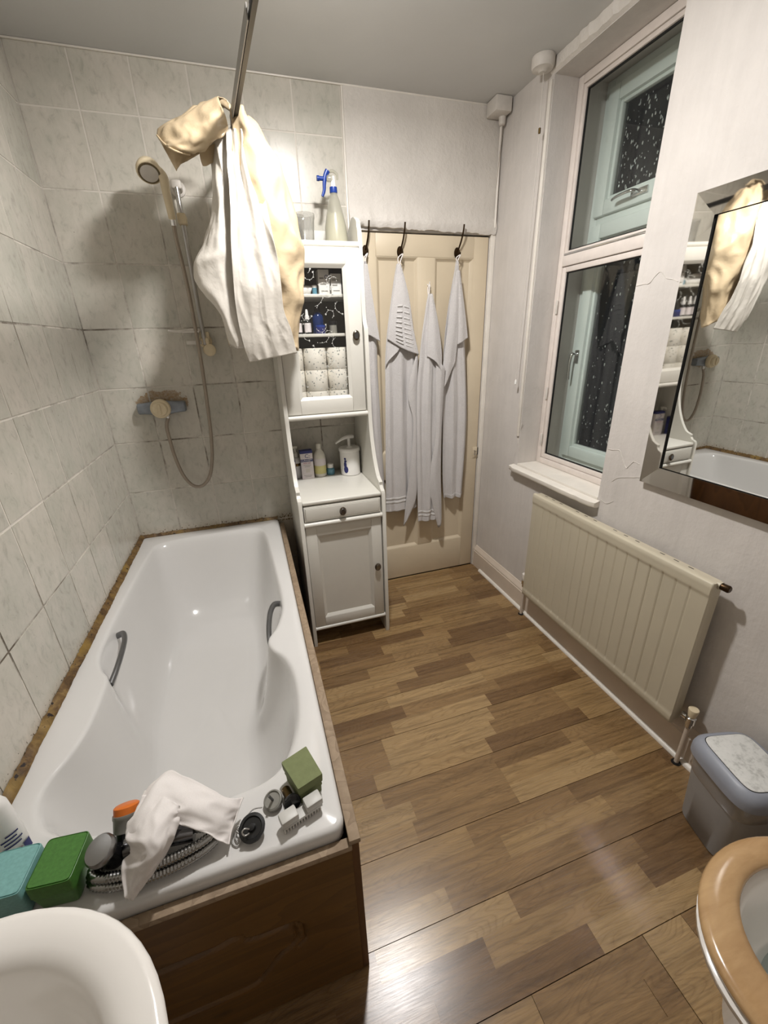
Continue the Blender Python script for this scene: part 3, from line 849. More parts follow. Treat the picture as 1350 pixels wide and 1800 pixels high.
# the pinched arm-rest parts blend away towards the floor
rimc = cr([(*p, 0) for p in rim_pts], 5, True)
smooth_pts = [p for i, p in enumerate(rim_pts) if i not in (10, 11, 12, 28, 29)]
floorc = [np.array((*floor_pt((p[0], p[1])), 0)) for p in rimc]
for _ in range(14):
    floorc = [0.25 * floorc[i - 1] + 0.5 * floorc[i] + 0.25 * floorc[(i + 1) % len(floorc)] for i in range(len(floorc))]
prof = [(-0.012, RIM), (-0.006, RIM - 0.0006), (0.0, RIM - 0.003), (0.03, RIM - 0.010), (0.06, RIM - 0.024), (0.10, RIM - 0.05), (0.16, RIM - 0.095), (0.24, RIM - 0.15), (0.34, RIM - 0.21), (0.45, RIM - 0.265), (0.58, RIM - 0.315), (0.72, RIM - 0.350), (0.86, RIM - 0.370), (1.0, RIM - 0.378)]
ctr = np.array((0.345, -0.83, 0))
bath = thing('bathtub', 'white enamel bathtub with grey grab handles along the tiled wall', 'bathtub', (0.35, -0.85, 0.0))
bm = bmesh.new()
loops = []
for g, z in prof:
    lp = []
    lv = [p * (1 - g) + floorc[i] * g for i, p in enumerate(rimc)]
    for _ in range(int(g * 70)):
        lv = [0.25 * lv[i - 1] + 0.5 * lv[i] + 0.25 * lv[(i + 1) % len(lv)] for i in range(len(lv))]
    for i, p in enumerate(rimc):
        if g < 0:
            t = rimc[(i + 1) % len(rimc)] - rimc[i - 1]; nrm = np.array((-t[1], t[0], 0)); nrm /= np.linalg.norm(nrm)
            q = p + nrm * (-g) if np.dot(nrm, p - ctr) > 0 else p - nrm * (-g)
        else: q = lv[i]
        lp.append(bm.verts.new((q[0], q[1], z)))
    loops.append(lp)
n = len(rimc)
for a, c in zip(loops, loops[1:]):
    for i in range(n): bm.faces.new((a[i], a[(i + 1) % n], c[(i + 1) % n], c[i]))
inner = loops[-1]
for k, g in enumerate((0.75, 0.5, 0.25)):
    lp = [bm.verts.new((0.345 + (v.co.x - 0.345) * g, -0.87 + (v.co.y + 0.87) * g, RIM - 0.378 - 0.004 * (k + 1))) for v in loops[-1]]
    for i in range(n): bm.faces.new((inner[i], inner[(i + 1) % n], lp[(i + 1) % n], lp[i]))
    inner = lp
cv = bm.verts.new((0.345, -0.87, RIM - 0.394))
for i in range(n): bm.faces.new((inner[i], inner[(i + 1) % n], cv))
# outer rounded rectangle and rolled edge
def rrect(x0, x1, y0, y1, r, seg=6):
    out = []
    for cx, cy, a0 in ((x1 - r, y1 - r, 0), (x0 + r, y1 - r, 90), (x0 + r, y0 + r, 180), (x1 - r, y0 + r, 270)):
        for k in range(seg + 1):
            a = math.radians(a0 + 90 * k / seg); out.append((cx + r * math.cos(a), cy + r * math.sin(a)))
    return out
def ol(x0, x1, y0, y1, r, z): return [bm.verts.new((x, y, z)) for x, y in rrect(x0, x1, y0, y1, r)]
OX0, OX1, OY0, OY1 = 0.004, 0.705, -1.714, -0.004
outs = [ol(OX0 + d, OX1 - d, OY0 + d, OY1 - d, max(0.028 - d, 0.006), z) for d, z in ((0.012, RIM), (0.006, RIM - 0.0015), (0.002, RIM - 0.006), (0.0, RIM - 0.013), (0.0, RIM - 0.042), (0.004, RIM - 0.046), (0.02, RIM - 0.046))]
for a, c in zip(outs, outs[1:]):
    for i in range(len(a)): bm.faces.new((a[i], c[i], c[(i + 1) % len(a)], a[(i + 1) % len(a)]))
edges = []
for lp in (loops[0], outs[0]):
    for i in range(len(lp)):
        e = bm.edges.get((lp[i], lp[(i + 1) % len(lp)]))
        edges.append(e)
bmesh.ops.triangle_fill(bm, edges=edges, use_beauty=True)
tub = frombm('tub', bm, M['enamel'], bath, 180)
def grab(pts):
    return tube('grab_handle', pts, 0.0115, M['greyhandle'], bath, 10, 6, flat=0.75)
grab([(0.063, -0.795, 0.515), (0.090, -0.812, 0.530), (0.106, -0.86, 0.534), (0.112, -0.93, 0.532), (0.112, -1.0, 0.526), (0.106, -1.055, 0.515)])
grab([(0.650, -0.80, 0.515), (0.622, -0.818, 0.530), (0.605, -0.865, 0.534), (0.595, -0.93, 0.532), (0.590, -1.0, 0.526), (0.592, -1.05, 0.515)])
# filthy sealant between bath and tiles
def bead(name, path, wx, wz, n=140):
    rr = random.Random(len(path) * 7 + int(wx * 1000)); R = []
    (p0, p1) = path; p0 = Vector(p0); p1 = Vector(p1); d = (p1 - p0).normalized(); side = Vector((-d.y, d.x, 0))
    for i in range(n + 1):
        p = p0.lerp(p1, i / n); a = wx * (0.92 + 0.12 * rr.random() + 0.06 * math.sin(i * 0.31)); h = wz * (0.85 + 0.3 * rr.random())
        R.append([p, p + side * a, p + side * a * 0.8 + Vector((0, 0, h * 0.35)), p + side * a * 0.4 + Vector((0, 0, h * 0.6)), p + Vector((0, 0, h))])
    return rings_mesh(name, R, M['sealant'], bath, 50)
bead('sealant', ((0.0015, -1.70, RIM + 0.0003), (0.0015, -0.005, RIM + 0.0003)), -0.017, 0.019)
bead('sealant', ((0.004, -0.0015, RIM + 0.0003), (0.70, -0.0015, RIM + 0.0003)), -0.012, 0.014, 90)

# ---- wooden bath surround
sur = thing('bath_surround', 'brown pine bath panels with a routed shape on the end', 'bath panel', (0.72, -1.70, 0.0))
ep_y = -1.7105
# end panel with a routed outline
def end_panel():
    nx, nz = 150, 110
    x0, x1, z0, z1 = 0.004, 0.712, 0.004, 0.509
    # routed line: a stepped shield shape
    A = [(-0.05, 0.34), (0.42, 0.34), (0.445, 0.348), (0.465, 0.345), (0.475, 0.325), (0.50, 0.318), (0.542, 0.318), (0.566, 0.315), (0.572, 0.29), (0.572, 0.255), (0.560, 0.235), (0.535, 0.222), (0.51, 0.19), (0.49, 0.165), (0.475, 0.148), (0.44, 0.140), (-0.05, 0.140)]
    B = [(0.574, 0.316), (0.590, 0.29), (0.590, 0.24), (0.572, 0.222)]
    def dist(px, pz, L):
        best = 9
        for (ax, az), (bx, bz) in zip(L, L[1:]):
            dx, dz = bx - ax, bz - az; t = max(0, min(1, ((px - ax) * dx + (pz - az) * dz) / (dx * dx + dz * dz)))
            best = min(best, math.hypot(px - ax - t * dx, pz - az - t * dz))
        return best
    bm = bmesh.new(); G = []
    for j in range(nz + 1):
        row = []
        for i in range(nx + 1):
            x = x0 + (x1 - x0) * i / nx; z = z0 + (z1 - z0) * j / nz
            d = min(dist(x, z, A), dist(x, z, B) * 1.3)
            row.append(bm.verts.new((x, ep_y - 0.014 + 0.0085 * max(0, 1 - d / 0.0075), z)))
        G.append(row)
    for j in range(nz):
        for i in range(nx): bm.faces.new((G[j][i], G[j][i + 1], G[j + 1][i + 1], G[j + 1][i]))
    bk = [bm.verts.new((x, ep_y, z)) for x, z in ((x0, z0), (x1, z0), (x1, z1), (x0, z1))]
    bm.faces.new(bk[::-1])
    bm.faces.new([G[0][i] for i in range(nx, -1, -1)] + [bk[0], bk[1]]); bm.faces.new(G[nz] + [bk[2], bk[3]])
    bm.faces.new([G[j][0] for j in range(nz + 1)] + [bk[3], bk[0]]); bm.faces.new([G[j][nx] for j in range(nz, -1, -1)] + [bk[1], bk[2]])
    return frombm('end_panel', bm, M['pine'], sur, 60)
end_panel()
box('side_panel', 0.712, 0.728, -1.7245, -0.03, 0.004, 0.527, M['pine_dark'], sur, 0.001)
box('top_batten', 0.004, 0.712, -1.7345, -1.7145, 0.509, 0.524, M['pine_edge'], sur, 0.002)
box('top_batten', 0.7065, 0.7305, -1.7345, -0.03, 0.527, 0.541, M['pine_edge'], sur, 0.002)

# ================================================================== CABINET
cab = thing('bathroom_cabinet', 'tall white wooden cabinet with a glass door, open shelf, drawer and lower door', 'cabinet', (0.991, -0.25, 0.0))
CX0, CX1 = 0.784, 1.198; TS = 0.018
# side panel profile (y, z): base, ogee, sweep, upper cupboard, top
sp = [(-0.012, 0.0), (-0.482, 0.0), (-0.485, 0.03), (-0.485, 0.800), (-0.478, 0.815), (-0.456, 0.822), (-0.446, 0.835), (-0.448, 0.850), (-0.430, 0.856), (-0.412, 0.862)]
sp += [tuple(p[:2]) for p in cr([(-0.405, 0.870, 0), (-0.375, 0.91, 0), (-0.345, 0.97, 0), (-0.322, 1.04, 0), (-0.310, 1.11, 0), (-0.305, 1.18, 0)], 4)]
sp += [(-0.304, 1.35), (-0.304, 1.515), (-0.300, 1.535), (-0.283, 1.550), (-0.276, 1.57), (-0.274, 1.60), (-0.266, 1.85), (-0.262, 1.915), (-0.250, 1.922), (-0.246, 1.935), (-0.250, 1.945), (-0.235, 1.955), (-0.215, 1.965), (-0.19, 1.975), (-0.165, 1.976), (-0.10, 1.94), (-0.05, 1.93), (-0.012, 1.93)]
def side(x0, x1):
    n = len(sp); bm = bmesh.new()
    A = [bm.verts.new((x0, y, z)) for y, z in sp]; B = [bm.verts.new((x1, y, z)) for y, z in sp]
    bm.faces.new(A); bm.faces.new(B[::-1])
    for i in range(n): bm.faces.new((A[i], B[i], B[(i + 1) % n], A[(i + 1) % n]))
    es = [e for e in bm.edges if abs(e.verts[0].co.x - e.verts[1].co.x) < 1e-6]
    bmesh.ops.bevel(bm, geom=es, offset=0.002, segments=2, affect='EDGES')
    return frombm('side_panel', bm, M['whitepaint'], cab, 35)
side(CX0, CX0 + TS); side(CX1 - TS, CX1)
XI0, XI1 = CX0 + TS + 0.0005, CX1 - TS - 0.0005
WP = M['whitepaint']
def shelf(nm, y0, z0, z1, r=True):
    o = box(nm, XI0, XI1, y0, -0.014, z0, z1, WP, cab, 0.002)
    if r: tube('shelf_nosing', [(XI0, y0, (z0 + z1) / 2), (XI1, y0, (z0 + z1) / 2)], (z1 - z0) / 2 + 0.0015, WP, o, 14, curve=False)
    return o
shelf('top_board', -0.268, 1.846, 1.867)
shelf('cupboard_floor', -0.296, 1.147, 1.166)
box('counter', XI0, XI1, -0.478, -0.014, 0.790, 0.808, WP, cab, 0.006, 3)
shelf('drawer_rail', -0.478, 0.684, 0.704)
shelf('bottom_board', -0.470, 0.095, 0.112)
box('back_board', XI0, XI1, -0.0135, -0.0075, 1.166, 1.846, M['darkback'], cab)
box('back_board', XI0, XI1, -0.0135, -0.0075, 0.112, 0.79, WP, cab)
box('gallery_board', XI0, XI1, -0.026, -0.0145, 1.867, 1.955, WP, cab, 0.002)
def inner_shelf(z): 
    o = box('inner_shelf', XI0, XI1, -0.232, -0.014, z - 0.013, z, WP, cab, 0.003)
inner_shelf(1.675); inner_shelf(1.515)
def framed_door(nm, x0, x1, y, z0, z1, sw, glass):
    d = box(nm, x0, x0 + sw, y, y + 0.018, z0, z1, WP, cab, 0.002)
    box('door_stile', x1 - sw, x1, y, y + 0.018, z0, z1, WP, d, 0.002)
    box('door_rail', x0 + sw, x1 - sw, y, y + 0.018, z1 - sw, z1, WP, d, 0.002); box('door_rail', x0 + sw, x1 - sw, y, y + 0.018, z0, z0 + sw, WP, d, 0.002)
    a, c, e, f = x0 + sw, x1 - sw, z0 + sw, z1 - sw
    prof = [(0.0, 0.001), (0.002, 0.002), (0.014, 0.011), (0.014, 0.014)]
    V = []; F = []
    for o, dd in prof: V += [(a + o, y + dd, e + o), (c - o, y + dd, e + o), (c - o, y + dd, f - o), (a + o, y + dd, f - o)]
    for i in range(3):
        for k in range(4): F.append((i * 4 + k, i * 4 + (k + 1) % 4, i * 4 + 4 + (k + 1) % 4, i * 4 + 4 + k))
    bm = bmesh.new(); bv = [bm.verts.new(v) for v in V]
    for q in F: bm.faces.new([bv[i] for i in q])
    frombm('door_moulding', bm, WP, d)
    if glass: p = box('glass_pane', a + 0.003, c - 0.003, y + 0.0125, y + 0.0155, e + 0.003, f - 0.003, M['cabglass'], d)
    else: p = box('door_panel', a + 0.003, c - 0.003, y + 0.0125, y + 0.0165, e + 0.003, f - 0.003, WP, d)
    return d, (a, c, e, f)
def knob(x, y, z, par):
    k = lathe('knob', [(0.006, 0.0), (0.006, -0.008), (0.0155, -0.010), (0.0165, -0.014), (0.013, -0.018), (0.0, -0.020)], (x, y, z), M['pewter'], par, 18, 'y', sy=1.3)
    lathe('knob_plate', [(0.0, -0.0202), (0.010, -0.0198), (0.011, -0.0185), (0.0, -0.018)], (x, y, z), M['dkchrome'], k, 16, 'y', sy=1.3)
ud, (ga, gc, ge, gf) = framed_door('upper_door', XI0 + 0.002, XI1 - 0.004, -0.2885, 1.170, 1.8435, 0.062, True)
knob(1.142, -0.2885, 1.503, ud)
ldr, _ = framed_door('lower_door', XI0 + 0.002, XI1 - 0.004, -0.4745, 0.1135, 0.6825, 0.052, False)
knob(1.146, -0.4745, 0.412, ldr)
dr = box('drawer', XI0 + 0.004, XI1 - 0.005, -0.476, -0.05, 0.7085, 0.7835, WP, cab, 0.002)
box('drawer_front', XI0 + 0.010, XI1 - 0.011, -0.482, -0.4761, 0.7155, 0.7775, WP, dr, 0.005, 3)
knob(0.985, -0.482, 0.748, dr)
# printed white flower sprays on the glass
def floral():
    rr = random.Random(21); bm = bmesh.new(); y = -0.2885 + 0.0119
    def leaf(cx, cz, a, L, w):
        ca, sa = math.cos(a), math.sin(a)
        pts = [(0, 0), (L * 0.35, w), (L * 0.75, w * 0.8), (L, 0), (L * 0.7, -w * 0.8), (L * 0.3, -w)]
        bm.faces.new([bm.verts.new((cx + u * ca - v * sa, y, cz + u * sa + v * ca)) for u, v in pts])
    def dot(cx, cz, r):
        bm.faces.new([bm.verts.new((cx + r * math.cos(k * 1.047), y, cz + r * math.sin(k * 1.047))) for k in range(6)])
    for _ in range(34):
        x = rr.uniform(ga + 0.02, gc - 0.02); z = ge + 0.02 + (gf - ge - 0.05) * rr.random(); a = rr.uniform(0, 6.28)
        k = 0
        for s in range(7):
            x2 = x + 0.010 * math.cos(a); z2 = z + 0.010 * math.sin(a)
            if not (ga + 0.016 < x2 < gc - 0.016 and ge + 0.016 < z2 < gf - 0.016): break
            nx, nz = -math.sin(a) * 0.0004, math.cos(a) * 0.0004
            bm.faces.new([bm.verts.new(p) for p in ((x + nx, y, z + nz), (x2 + nx, y, z2 + nz), (x2 - nx, y, z2 - nz), (x - nx, y, z - nz))])
            if s % 2 == 0: leaf(x2, z2, a + rr.choice((1, -1)) * 0.9, 0.0055, 0.0013)
            x, z = x2, z2; a += rr.uniform(0.1, 0.75)
        for q in range(4): leaf(x, z, a + q * 1.57, 0.0042, 0.0015)
    for _ in range(26): dot(rr.uniform(ga + 0.02, gc - 0.02), rr.uniform(ge + 0.02, gf - 0.02), 0.0016)
    o = frombm('flower_print', bm, M['print_white'], ud)
    setp(o, kind='stuff')
floral()

# ---- things inside the glass cupboard
ROLLS = []
i = 0
for cx, cols in ((0.8585, 'beside the hinge'), (0.968, 'in the middle'), (1.078, 'beside the knob')):
    for lev, wd in ((0, 'bottom'), (1, 'middle'), (2, 'top')):
        z = 1.1664 + lev * 0.0962
        t = thing('toilet_roll', 'wrapped toilet roll %s, %s of its stack behind the glass' % (cols, wd), 'toilet roll', (cx, -0.165, z), 'toilet rolls in the glass cupboard')
        lathe('paper', [(0.020, 0.0), (0.052, 0.0), (0.054, 0.003), (0.054, 0.093), (0.052, 0.096), (0.020, 0.096)], (cx, -0.165, z), M['paperroll'], t, 26, cap0=False, cap1=False)
        lathe('cardboard_core', [(0.0205, 0.001), (0.0205, 0.095), (0.0195, 0.095), (0.0195, 0.001)], (cx, -0.165, z), M['offwhite'], t, 16, cap0=False, cap1=False)
for k, (cx, w) in enumerate(((0.868, 'half hidden by the curtain'), (0.903, 'in the middle of the three'), (0.945, 'beside the dark blue jar'))):
    t = thing('dropper_bottle', 'small brown dropper bottle with white label, %s' % w, 'bottle', (cx, -0.19, 1.515), 'dropper bottles on the cupboard shelf')
    lathe('glass_body', [(0.0, 0.0003), (0.0145, 0.0005), (0.0155, 0.003), (0.0155, 0.05), (0.012, 0.057), (0.008, 0.06), (0.0, 0.061)], (cx, -0.19, 1.515), M['blackgloss'], t, 18)
    lathe('label', [(0.0157, 0.008), (0.0159, 0.008), (0.0159, 0.046), (0.0157, 0.046)], (cx, -0.19, 1.515), M['palelabel'], t, 18, cap0=False, cap1=False)
    lathe('dropper_cap', [(0.0, 0.0612), (0.0105, 0.0612), (0.0105, 0.075), (0.0075, 0.077), (0.006, 0.095), (0.004, 0.102), (0.0, 0.103)], (cx, -0.19, 1.515), M['whiteplastic'], t, 16)
t = thing('blue_bottle', 'dark blue glass bottle on the middle cupboard shelf', 'bottle', (1.0, -0.15, 1.515))
lathe('glass_body', [(0.0, 0.0003), (0.024, 0.0005), (0.026, 0.004), (0.026, 0.075), (0.018, 0.09), (0.010, 0.095), (0.0, 0.096)], (1.0, -0.15, 1.515), M['darkblue'], t, 20)
lathe('bottle_cap', [(0.0, 0.0962), (0.012, 0.0962), (0.012, 0.118), (0.0, 0.119)], (1.0, -0.15, 1.515), M['blackgloss'], t, 16)
t = thing('blue_pot', 'low dark blue pot in front of the blue bottle', 'pot', (1.0, -0.205, 1.515))
lathe('pot_body', [(0.0, 0.0003), (0.021, 0.0005), (0.022, 0.003), (0.022, 0.028), (0.0, 0.028)], (1.0, -0.205, 1.515), M['navy'], t, 20)
lathe('pot_lid', [(0.0, 0.0282), (0.0225, 0.0282), (0.0225, 0.036), (0.0, 0.037)], (1.0, -0.205, 1.515), M['blue'], t, 20)
t = thing('grey_jar', 'small grey jar with black lid beside the blue pot', 'jar', (1.062, -0.19, 1.515))
lathe('jar_body', [(0.0, 0.0003), (0.016, 0.0005), (0.017, 0.003), (0.017, 0.036), (0.0, 0.036)], (1.062, -0.19, 1.515), M['greyplastic'], t, 20)
lathe('jar_lid', [(0.0, 0.0362), (0.018, 0.0362), (0.018, 0.052), (0.0, 0.053)], (1.062, -0.19, 1.515), M['blackgloss'], t, 20)
def carton(name, label, x0, x1, y0, y1, z0, z1, stripes, mat='whiteplastic'):
    t = thing(name, label, 'box', ((x0 + x1) / 2, (y0 + y1) / 2, z0))
    box('carton', x0, x1, y0, y1, z0 + 0.0003, z1, M[mat], t, 0.0008)
    for (a, b2, c, d, m) in stripes:
        box('print', x0 + a * (x1 - x0), x0 + b2 * (x1 - x0), y0 - 0.0003, y0, z0 + c * (z1 - z0), z0 + d * (z1 - z0), M[m], t)
    return t
carton('medicine_box', 'upright white box with blue ring print on the top cupboard shelf', 1.005, 1.052, -0.222, -0.16, 1.675, 1.770, [(0.1, 0.5, 0.62, 0.68, 'greyplastic'), (0.15, 0.7, 0.38, 0.42, 'greyplastic'), (0.2, 0.8, 0.10, 0.15, 'greyplastic')])
lathe('ring_print', [(0.006, 0.0), (0.0085, 0.0), (0.0085, -0.0003), (0.006, -0.0003)], (1.040, -0.2225, 1.741), M['navy'], bpy.data.objects['medicine_box'], 16, 'y', cap0=False, cap1=False)
carton('medicine_box', 'upright white box beside the knob on the top cupboard shelf', 1.060, 1.106, -0.222, -0.16, 1.675, 1.755, [(0.1, 0.7, 0.66, 0.72, 'greyplastic'), (0.1, 0.6, 0.40, 0.46, 'greyplastic'), (0.15, 0.8, 0.14, 0.19, 'greyplastic')])
t = thing('tube_box', 'long white packet lying on the top cupboard shelf', 'packet', (0.915, -0.19, 1.675))
tube('packet_body', [(0.84, -0.19, 1.694), (0.955, -0.19, 1.694), (0.975, -0.19, 1.692)], 0.018, M['whiteplastic'], t, 14, rfun=lambda q: 1 if q < 0.85 else 1 - (q - 0.85) * 4)
carton('flat_box', 'thin white box lying on top of the long packet', 0.845, 0.945, -0.215, -0.165, 1.7125, 1.727, [(0.2, 0.7, 0.3, 0.7, 'palelabel')])
t = thing('blue_jar', 'little teal blue jar between packet and upright boxes', 'jar', (0.988, -0.20, 1.675))
lathe('jar_body', [(0.0, 0.0003), (0.010, 0.0005), (0.011, 0.003), (0.011, 0.026), (0.0, 0.026)], (0.988, -0.20, 1.675), M['tealjar'], t, 16)
lathe('jar_lid', [(0.0, 0.0262), (0.0115, 0.0262), (0.0115, 0.036), (0.0, 0.037)], (0.988, -0.20, 1.675), M['whiteplastic'], t, 16)

# ---- things on the open counter
CZ = 0.808
t = thing('pump_tub', 'white cylindrical tub with pump spout on the open shelf', 'tub', (1.118, -0.115, CZ))
tc = (1.118, -0.115, CZ)
lathe('tub_body', [(0.0, 0.0003), (0.050, 0.0005), (0.053, 0.004), (0.053, 0.128), (0.0, 0.129)], tc, M['whiteplastic'], t, 36)
lathe('tub_lid', [(0.0, 0.1292), (0.056, 0.1292), (0.057, 0.132), (0.057, 0.143), (0.054, 0.147), (0.016, 0.148), (0.015, 0.152), (0.0, 0.153)], tc, M['whiteplastic'], t, 36)
pm = tube('pump_stem', [(tc[0], tc[1], CZ + 0.150), (tc[0], tc[1], CZ + 0.196)], 0.008, M['whiteplastic'], t, 14, curve=False)
tube('pump_spout', [(tc[0] + 0.026, tc[1] + 0.01, CZ + 0.200), (tc[0], tc[1], CZ + 0.203), (tc[0] - 0.03, tc[1] - 0.012, CZ + 0.200), (tc[0] - 0.065, tc[1] - 0.028, CZ + 0.188), (tc[0] - 0.078, tc[1] - 0.033, CZ + 0.180)], 0.008, M['whiteplastic'], pm, 12, rfun=lambda q: 1.35 if q < 0.35 else max(0.55, 1.35 - (q - 0.35) * 1.6), flat=0.8)
# blue drop print curved on the tub
def curved_print(name, c, r, a0, pts, mat, par):
    bm = bmesh.new()
    V = []
    for (da, z) in pts:
        a = a0 + da; V.append(bm.verts.new((c[0] + r * math.cos(a), c[1] + r * math.sin(a), c[2] + z)))
    ctr_ = bm.verts.new((c[0] + (r + 0.0004) * math.cos(a0 + sum(p[0] for p in pts) / len(pts)), c[1] + (r + 0.0004) * math.sin(a0 + sum(p[0] for p in pts) / len(pts)), c[2] + sum(p[1] for p in pts) / len(pts)))
    for k in range(len(V)): bm.faces.new((V[k], V[(k + 1) % len(V)], ctr_))
    return frombm(name, bm, mat, par)
for (zc, da, ra, rz) in ((0.036, 0.0, 0.24, 0.020), (0.062, -0.06, 0.16, 0.018), (0.082, -0.02, 0.14, 0.007), (0.095, -0.05, 0.12, 0.006)):
    curved_print('blue_print', tc, 0.0536, -2.25 + da, [(ra * math.cos(k * 0.524), zc + rz * math.sin(k * 0.524)) for k in range(12)], M['navy'], t)
t = thing('lotion_bottle', 'pale plastic bottle with yellow lower label on the open shelf', 'bottle', (0.957, -0.09, CZ))
lc = (0.957, -0.09, CZ)
lathe('bottle_body', [(0.0, 0.0003), (0.029, 0.0005), (0.032, 0.004), (0.032, 0.095), (0.030, 0.115), (0.024, 0.132), (0.0155, 0.142), (0.014, 0.150), (0.0, 0.151)], lc, M['milky'], t, 28)
lathe('yellow_label', [(0.0322, 0.018), (0.0324, 0.018), (0.0324, 0.062), (0.0322, 0.062)], lc, M['yellowliquid'], t, 28, cap0=False, cap1=False)
lathe('paper_label', [(0.0322, 0.0625), (0.0324, 0.0625), (0.0324, 0.100), (0.0322, 0.100)], lc, M['palelabel'], t, 28, cap0=False, cap1=False)
lathe('bottle_cap', [(0.0, 0.1512), (0.0135, 0.1512), (0.0135, 0.170), (0.012, 0.177), (0.0, 0.178)], lc, M['milky'], t, 20)
t = thing('mouthwash_box', 'white carton with navy bands and printed name on the open shelf', 'box', (0.884, -0.105, CZ))
bx0, bx1, by, bz1 = 0.853, 0.917, -0.124, CZ + 0.152
box('carton', bx0, bx1, by, by + 0.040, CZ + 0.0003, bz1, M['palelabel'], t, 0.0008)
box('navy_lid', bx0 - 0.0003, bx1 + 0.0003, by - 0.0003, by + 0.0403, bz1 - 0.014, bz1 + 0.0003, M['navy'], t)
box('navy_band', bx0 - 0.0003, bx1 + 0.0003, by - 0.0004, by, CZ + 0.094, CZ + 0.108, M['navy'], t)
text('printed_name', 'CURASEPT', 0.0128, M['whiteplastic'], t, (0.885, by - 0.0006, CZ + 0.101), (1, 0, 0), (0, 0, 1))
text('printed_logo', 'C:', 0.030, M['navy'], t, (0.889, by - 0.0002, CZ + 0.123), (1, 0, 0), (0, 0, 1))
text('printed_type', 'ADS 220', 0.0105, M['pink'], t, (0.885, by - 0.0002, CZ + 0.086), (1, 0, 0), (0, 0, 1))
for zz, a, c2 in ((0.074, 0.012, 0.052), (0.066, 0.018, 0.046), (0.018, 0.010, 0.054), (0.012, 0.016, 0.048)):
    box('print_line', bx0 + a, bx0 + c2, by - 0.0003, by, CZ + zz, CZ + zz + 0.0018, M['greyplastic'], t)
box('print_block', bx0 + 0.022, bx0 + 0.044, by - 0.0003, by, CZ + 0.036, CZ + 0.056, M['offwhite'], t)
t = thing('cream_jar', 'small teal jar with white cap beside the pump tub', 'jar', (1.013, -0.084, CZ))
jc = (1.013, -0.084, CZ)
lathe('jar_body', [(0.0, 0.0003), (0.021, 0.0005), (0.022, 0.003), (0.022, 0.030), (0.016, 0.037), (0.0, 0.038)], jc, M['tealjar'], t, 22)
lathe('jar_lid', [(0.0, 0.0382), (0.0165, 0.0382), (0.0165, 0.056), (0.015, 0.059), (0.0, 0.060)], jc, M['whiteplastic'], t, 22)
t = thing('soap_dispenser', 'white pump bottle with amber band behind the navy-banded carton', 'bottle', (0.833, -0.075, CZ))
sc_ = (0.833, -0.075, CZ)
lathe('bottle_body', [(0.0, 0.0003), (0.023, 0.0005), (0.025, 0.003), (0.025, 0.085), (0.020, 0.105), (0.012, 0.112), (0.0, 0.113)], sc_, M['whiteplastic'], t, 22)
lathe('amber_band', [(0.0252, 0.068), (0.0254, 0.068), (0.0254, 0.083), (0.0252, 0.083)], sc_, M['brass'], t, 22, cap0=False, cap1=False)
ph = lathe('pump_collar', [(0.0, 0.1132), (0.0125, 0.1132), (0.0125, 0.135), (0.006, 0.140), (0.005, 0.160), (0.0, 0.161)], sc_, M['milky'], t, 16)
tube('pump_spout', [(0.845, -0.075, CZ + 0.163), (0.833, -0.076, CZ + 0.166), (0.815, -0.083, CZ + 0.163), (0.810, -0.085, CZ + 0.150)], 0.007, M['milky'], ph, 10)
t = thing('blue_carton', 'narrow white and navy carton tucked by the cabinet side', 'box', (0.814, -0.145, CZ))
box('carton', 0.8035, 0.8225, -0.160, -0.115, CZ + 0.0003, CZ + 0.115, M['navy'], t, 0.0008)
box('white_face', 0.8045, 0.8215, -0.1603, -0.16, CZ + 0.03, CZ + 0.11, M['palelabel'], t)

# ---- things on top of the cabinet
TZ = 1.867
t = thing('spray_bottle', 'frosted spray bottle with blue trigger on top of the cabinet', 'spray bottle', (1.113, -0.15, TZ))
sb = (1.113, -0.15, TZ)
lathe('bottle_body', [(0.0, 0.0003), (0.048, 0.0005), (0.051, 0.004), (0.051, 0.03), (0.047, 0.075), (0.036, 0.125), (0.024, 0.170), (0.0165, 0.190), (0.0155, 0.196), (0.0, 0.197)], sb, M['frosted'], t, 32)
lathe('liquid', [(0.0, 0.003), (0.046, 0.003), (0.049, 0.006), (0.049, 0.03), (0.045, 0.073), (0.0345, 0.120), (0.0, 0.1205)], sb, M['sprayliquid'], t, 32)
lathe('blue_collar', [(0.0, 0.1972), (0.0155, 0.1972), (0.0165, 0.2), (0.0160, 0.218), (0.0, 0.219)], sb, M['blue'], t, 20)
hd_ = lathe('spray_neck', [(0.0, 0.2192), (0.011, 0.2192), (0.009, 0.243), (0.008, 0.256), (0.0, 0.257)], sb, M['whiteplastic'], t, 16)
tube('spray_head', [(sb[0] + 0.020, sb[1] + 0.003, TZ + 0.246), (sb[0] + 0.019, sb[1], TZ + 0.262), (sb[0] + 0.004, sb[1], TZ + 0.274), (sb[0] - 0.012, sb[1], TZ + 0.272)], 0.005, M['frosted'], hd_, 10, rfun=lambda q: 0.8 + 0.5 * q)
axlathe('spray_barrel', [(0.0, 0), (0.012, 0.0), (0.0125, 0.02), (0.009, 0.026), (0.0, 0.027)], (sb[0] - 0.002, sb[1], TZ + 0.248), (-1, 0, 0), M['frosted'], hd_, 16)
axlathe('nozzle', [(0.0, 0), (0.008, 0.0), (0.008, 0.016), (0.010, 0.018), (0.010, 0.028), (0.0, 0.028)], (sb[0] - 0.040, sb[1], TZ + 0.246), (-1, 0, 0), M['blue'], hd_, 16)
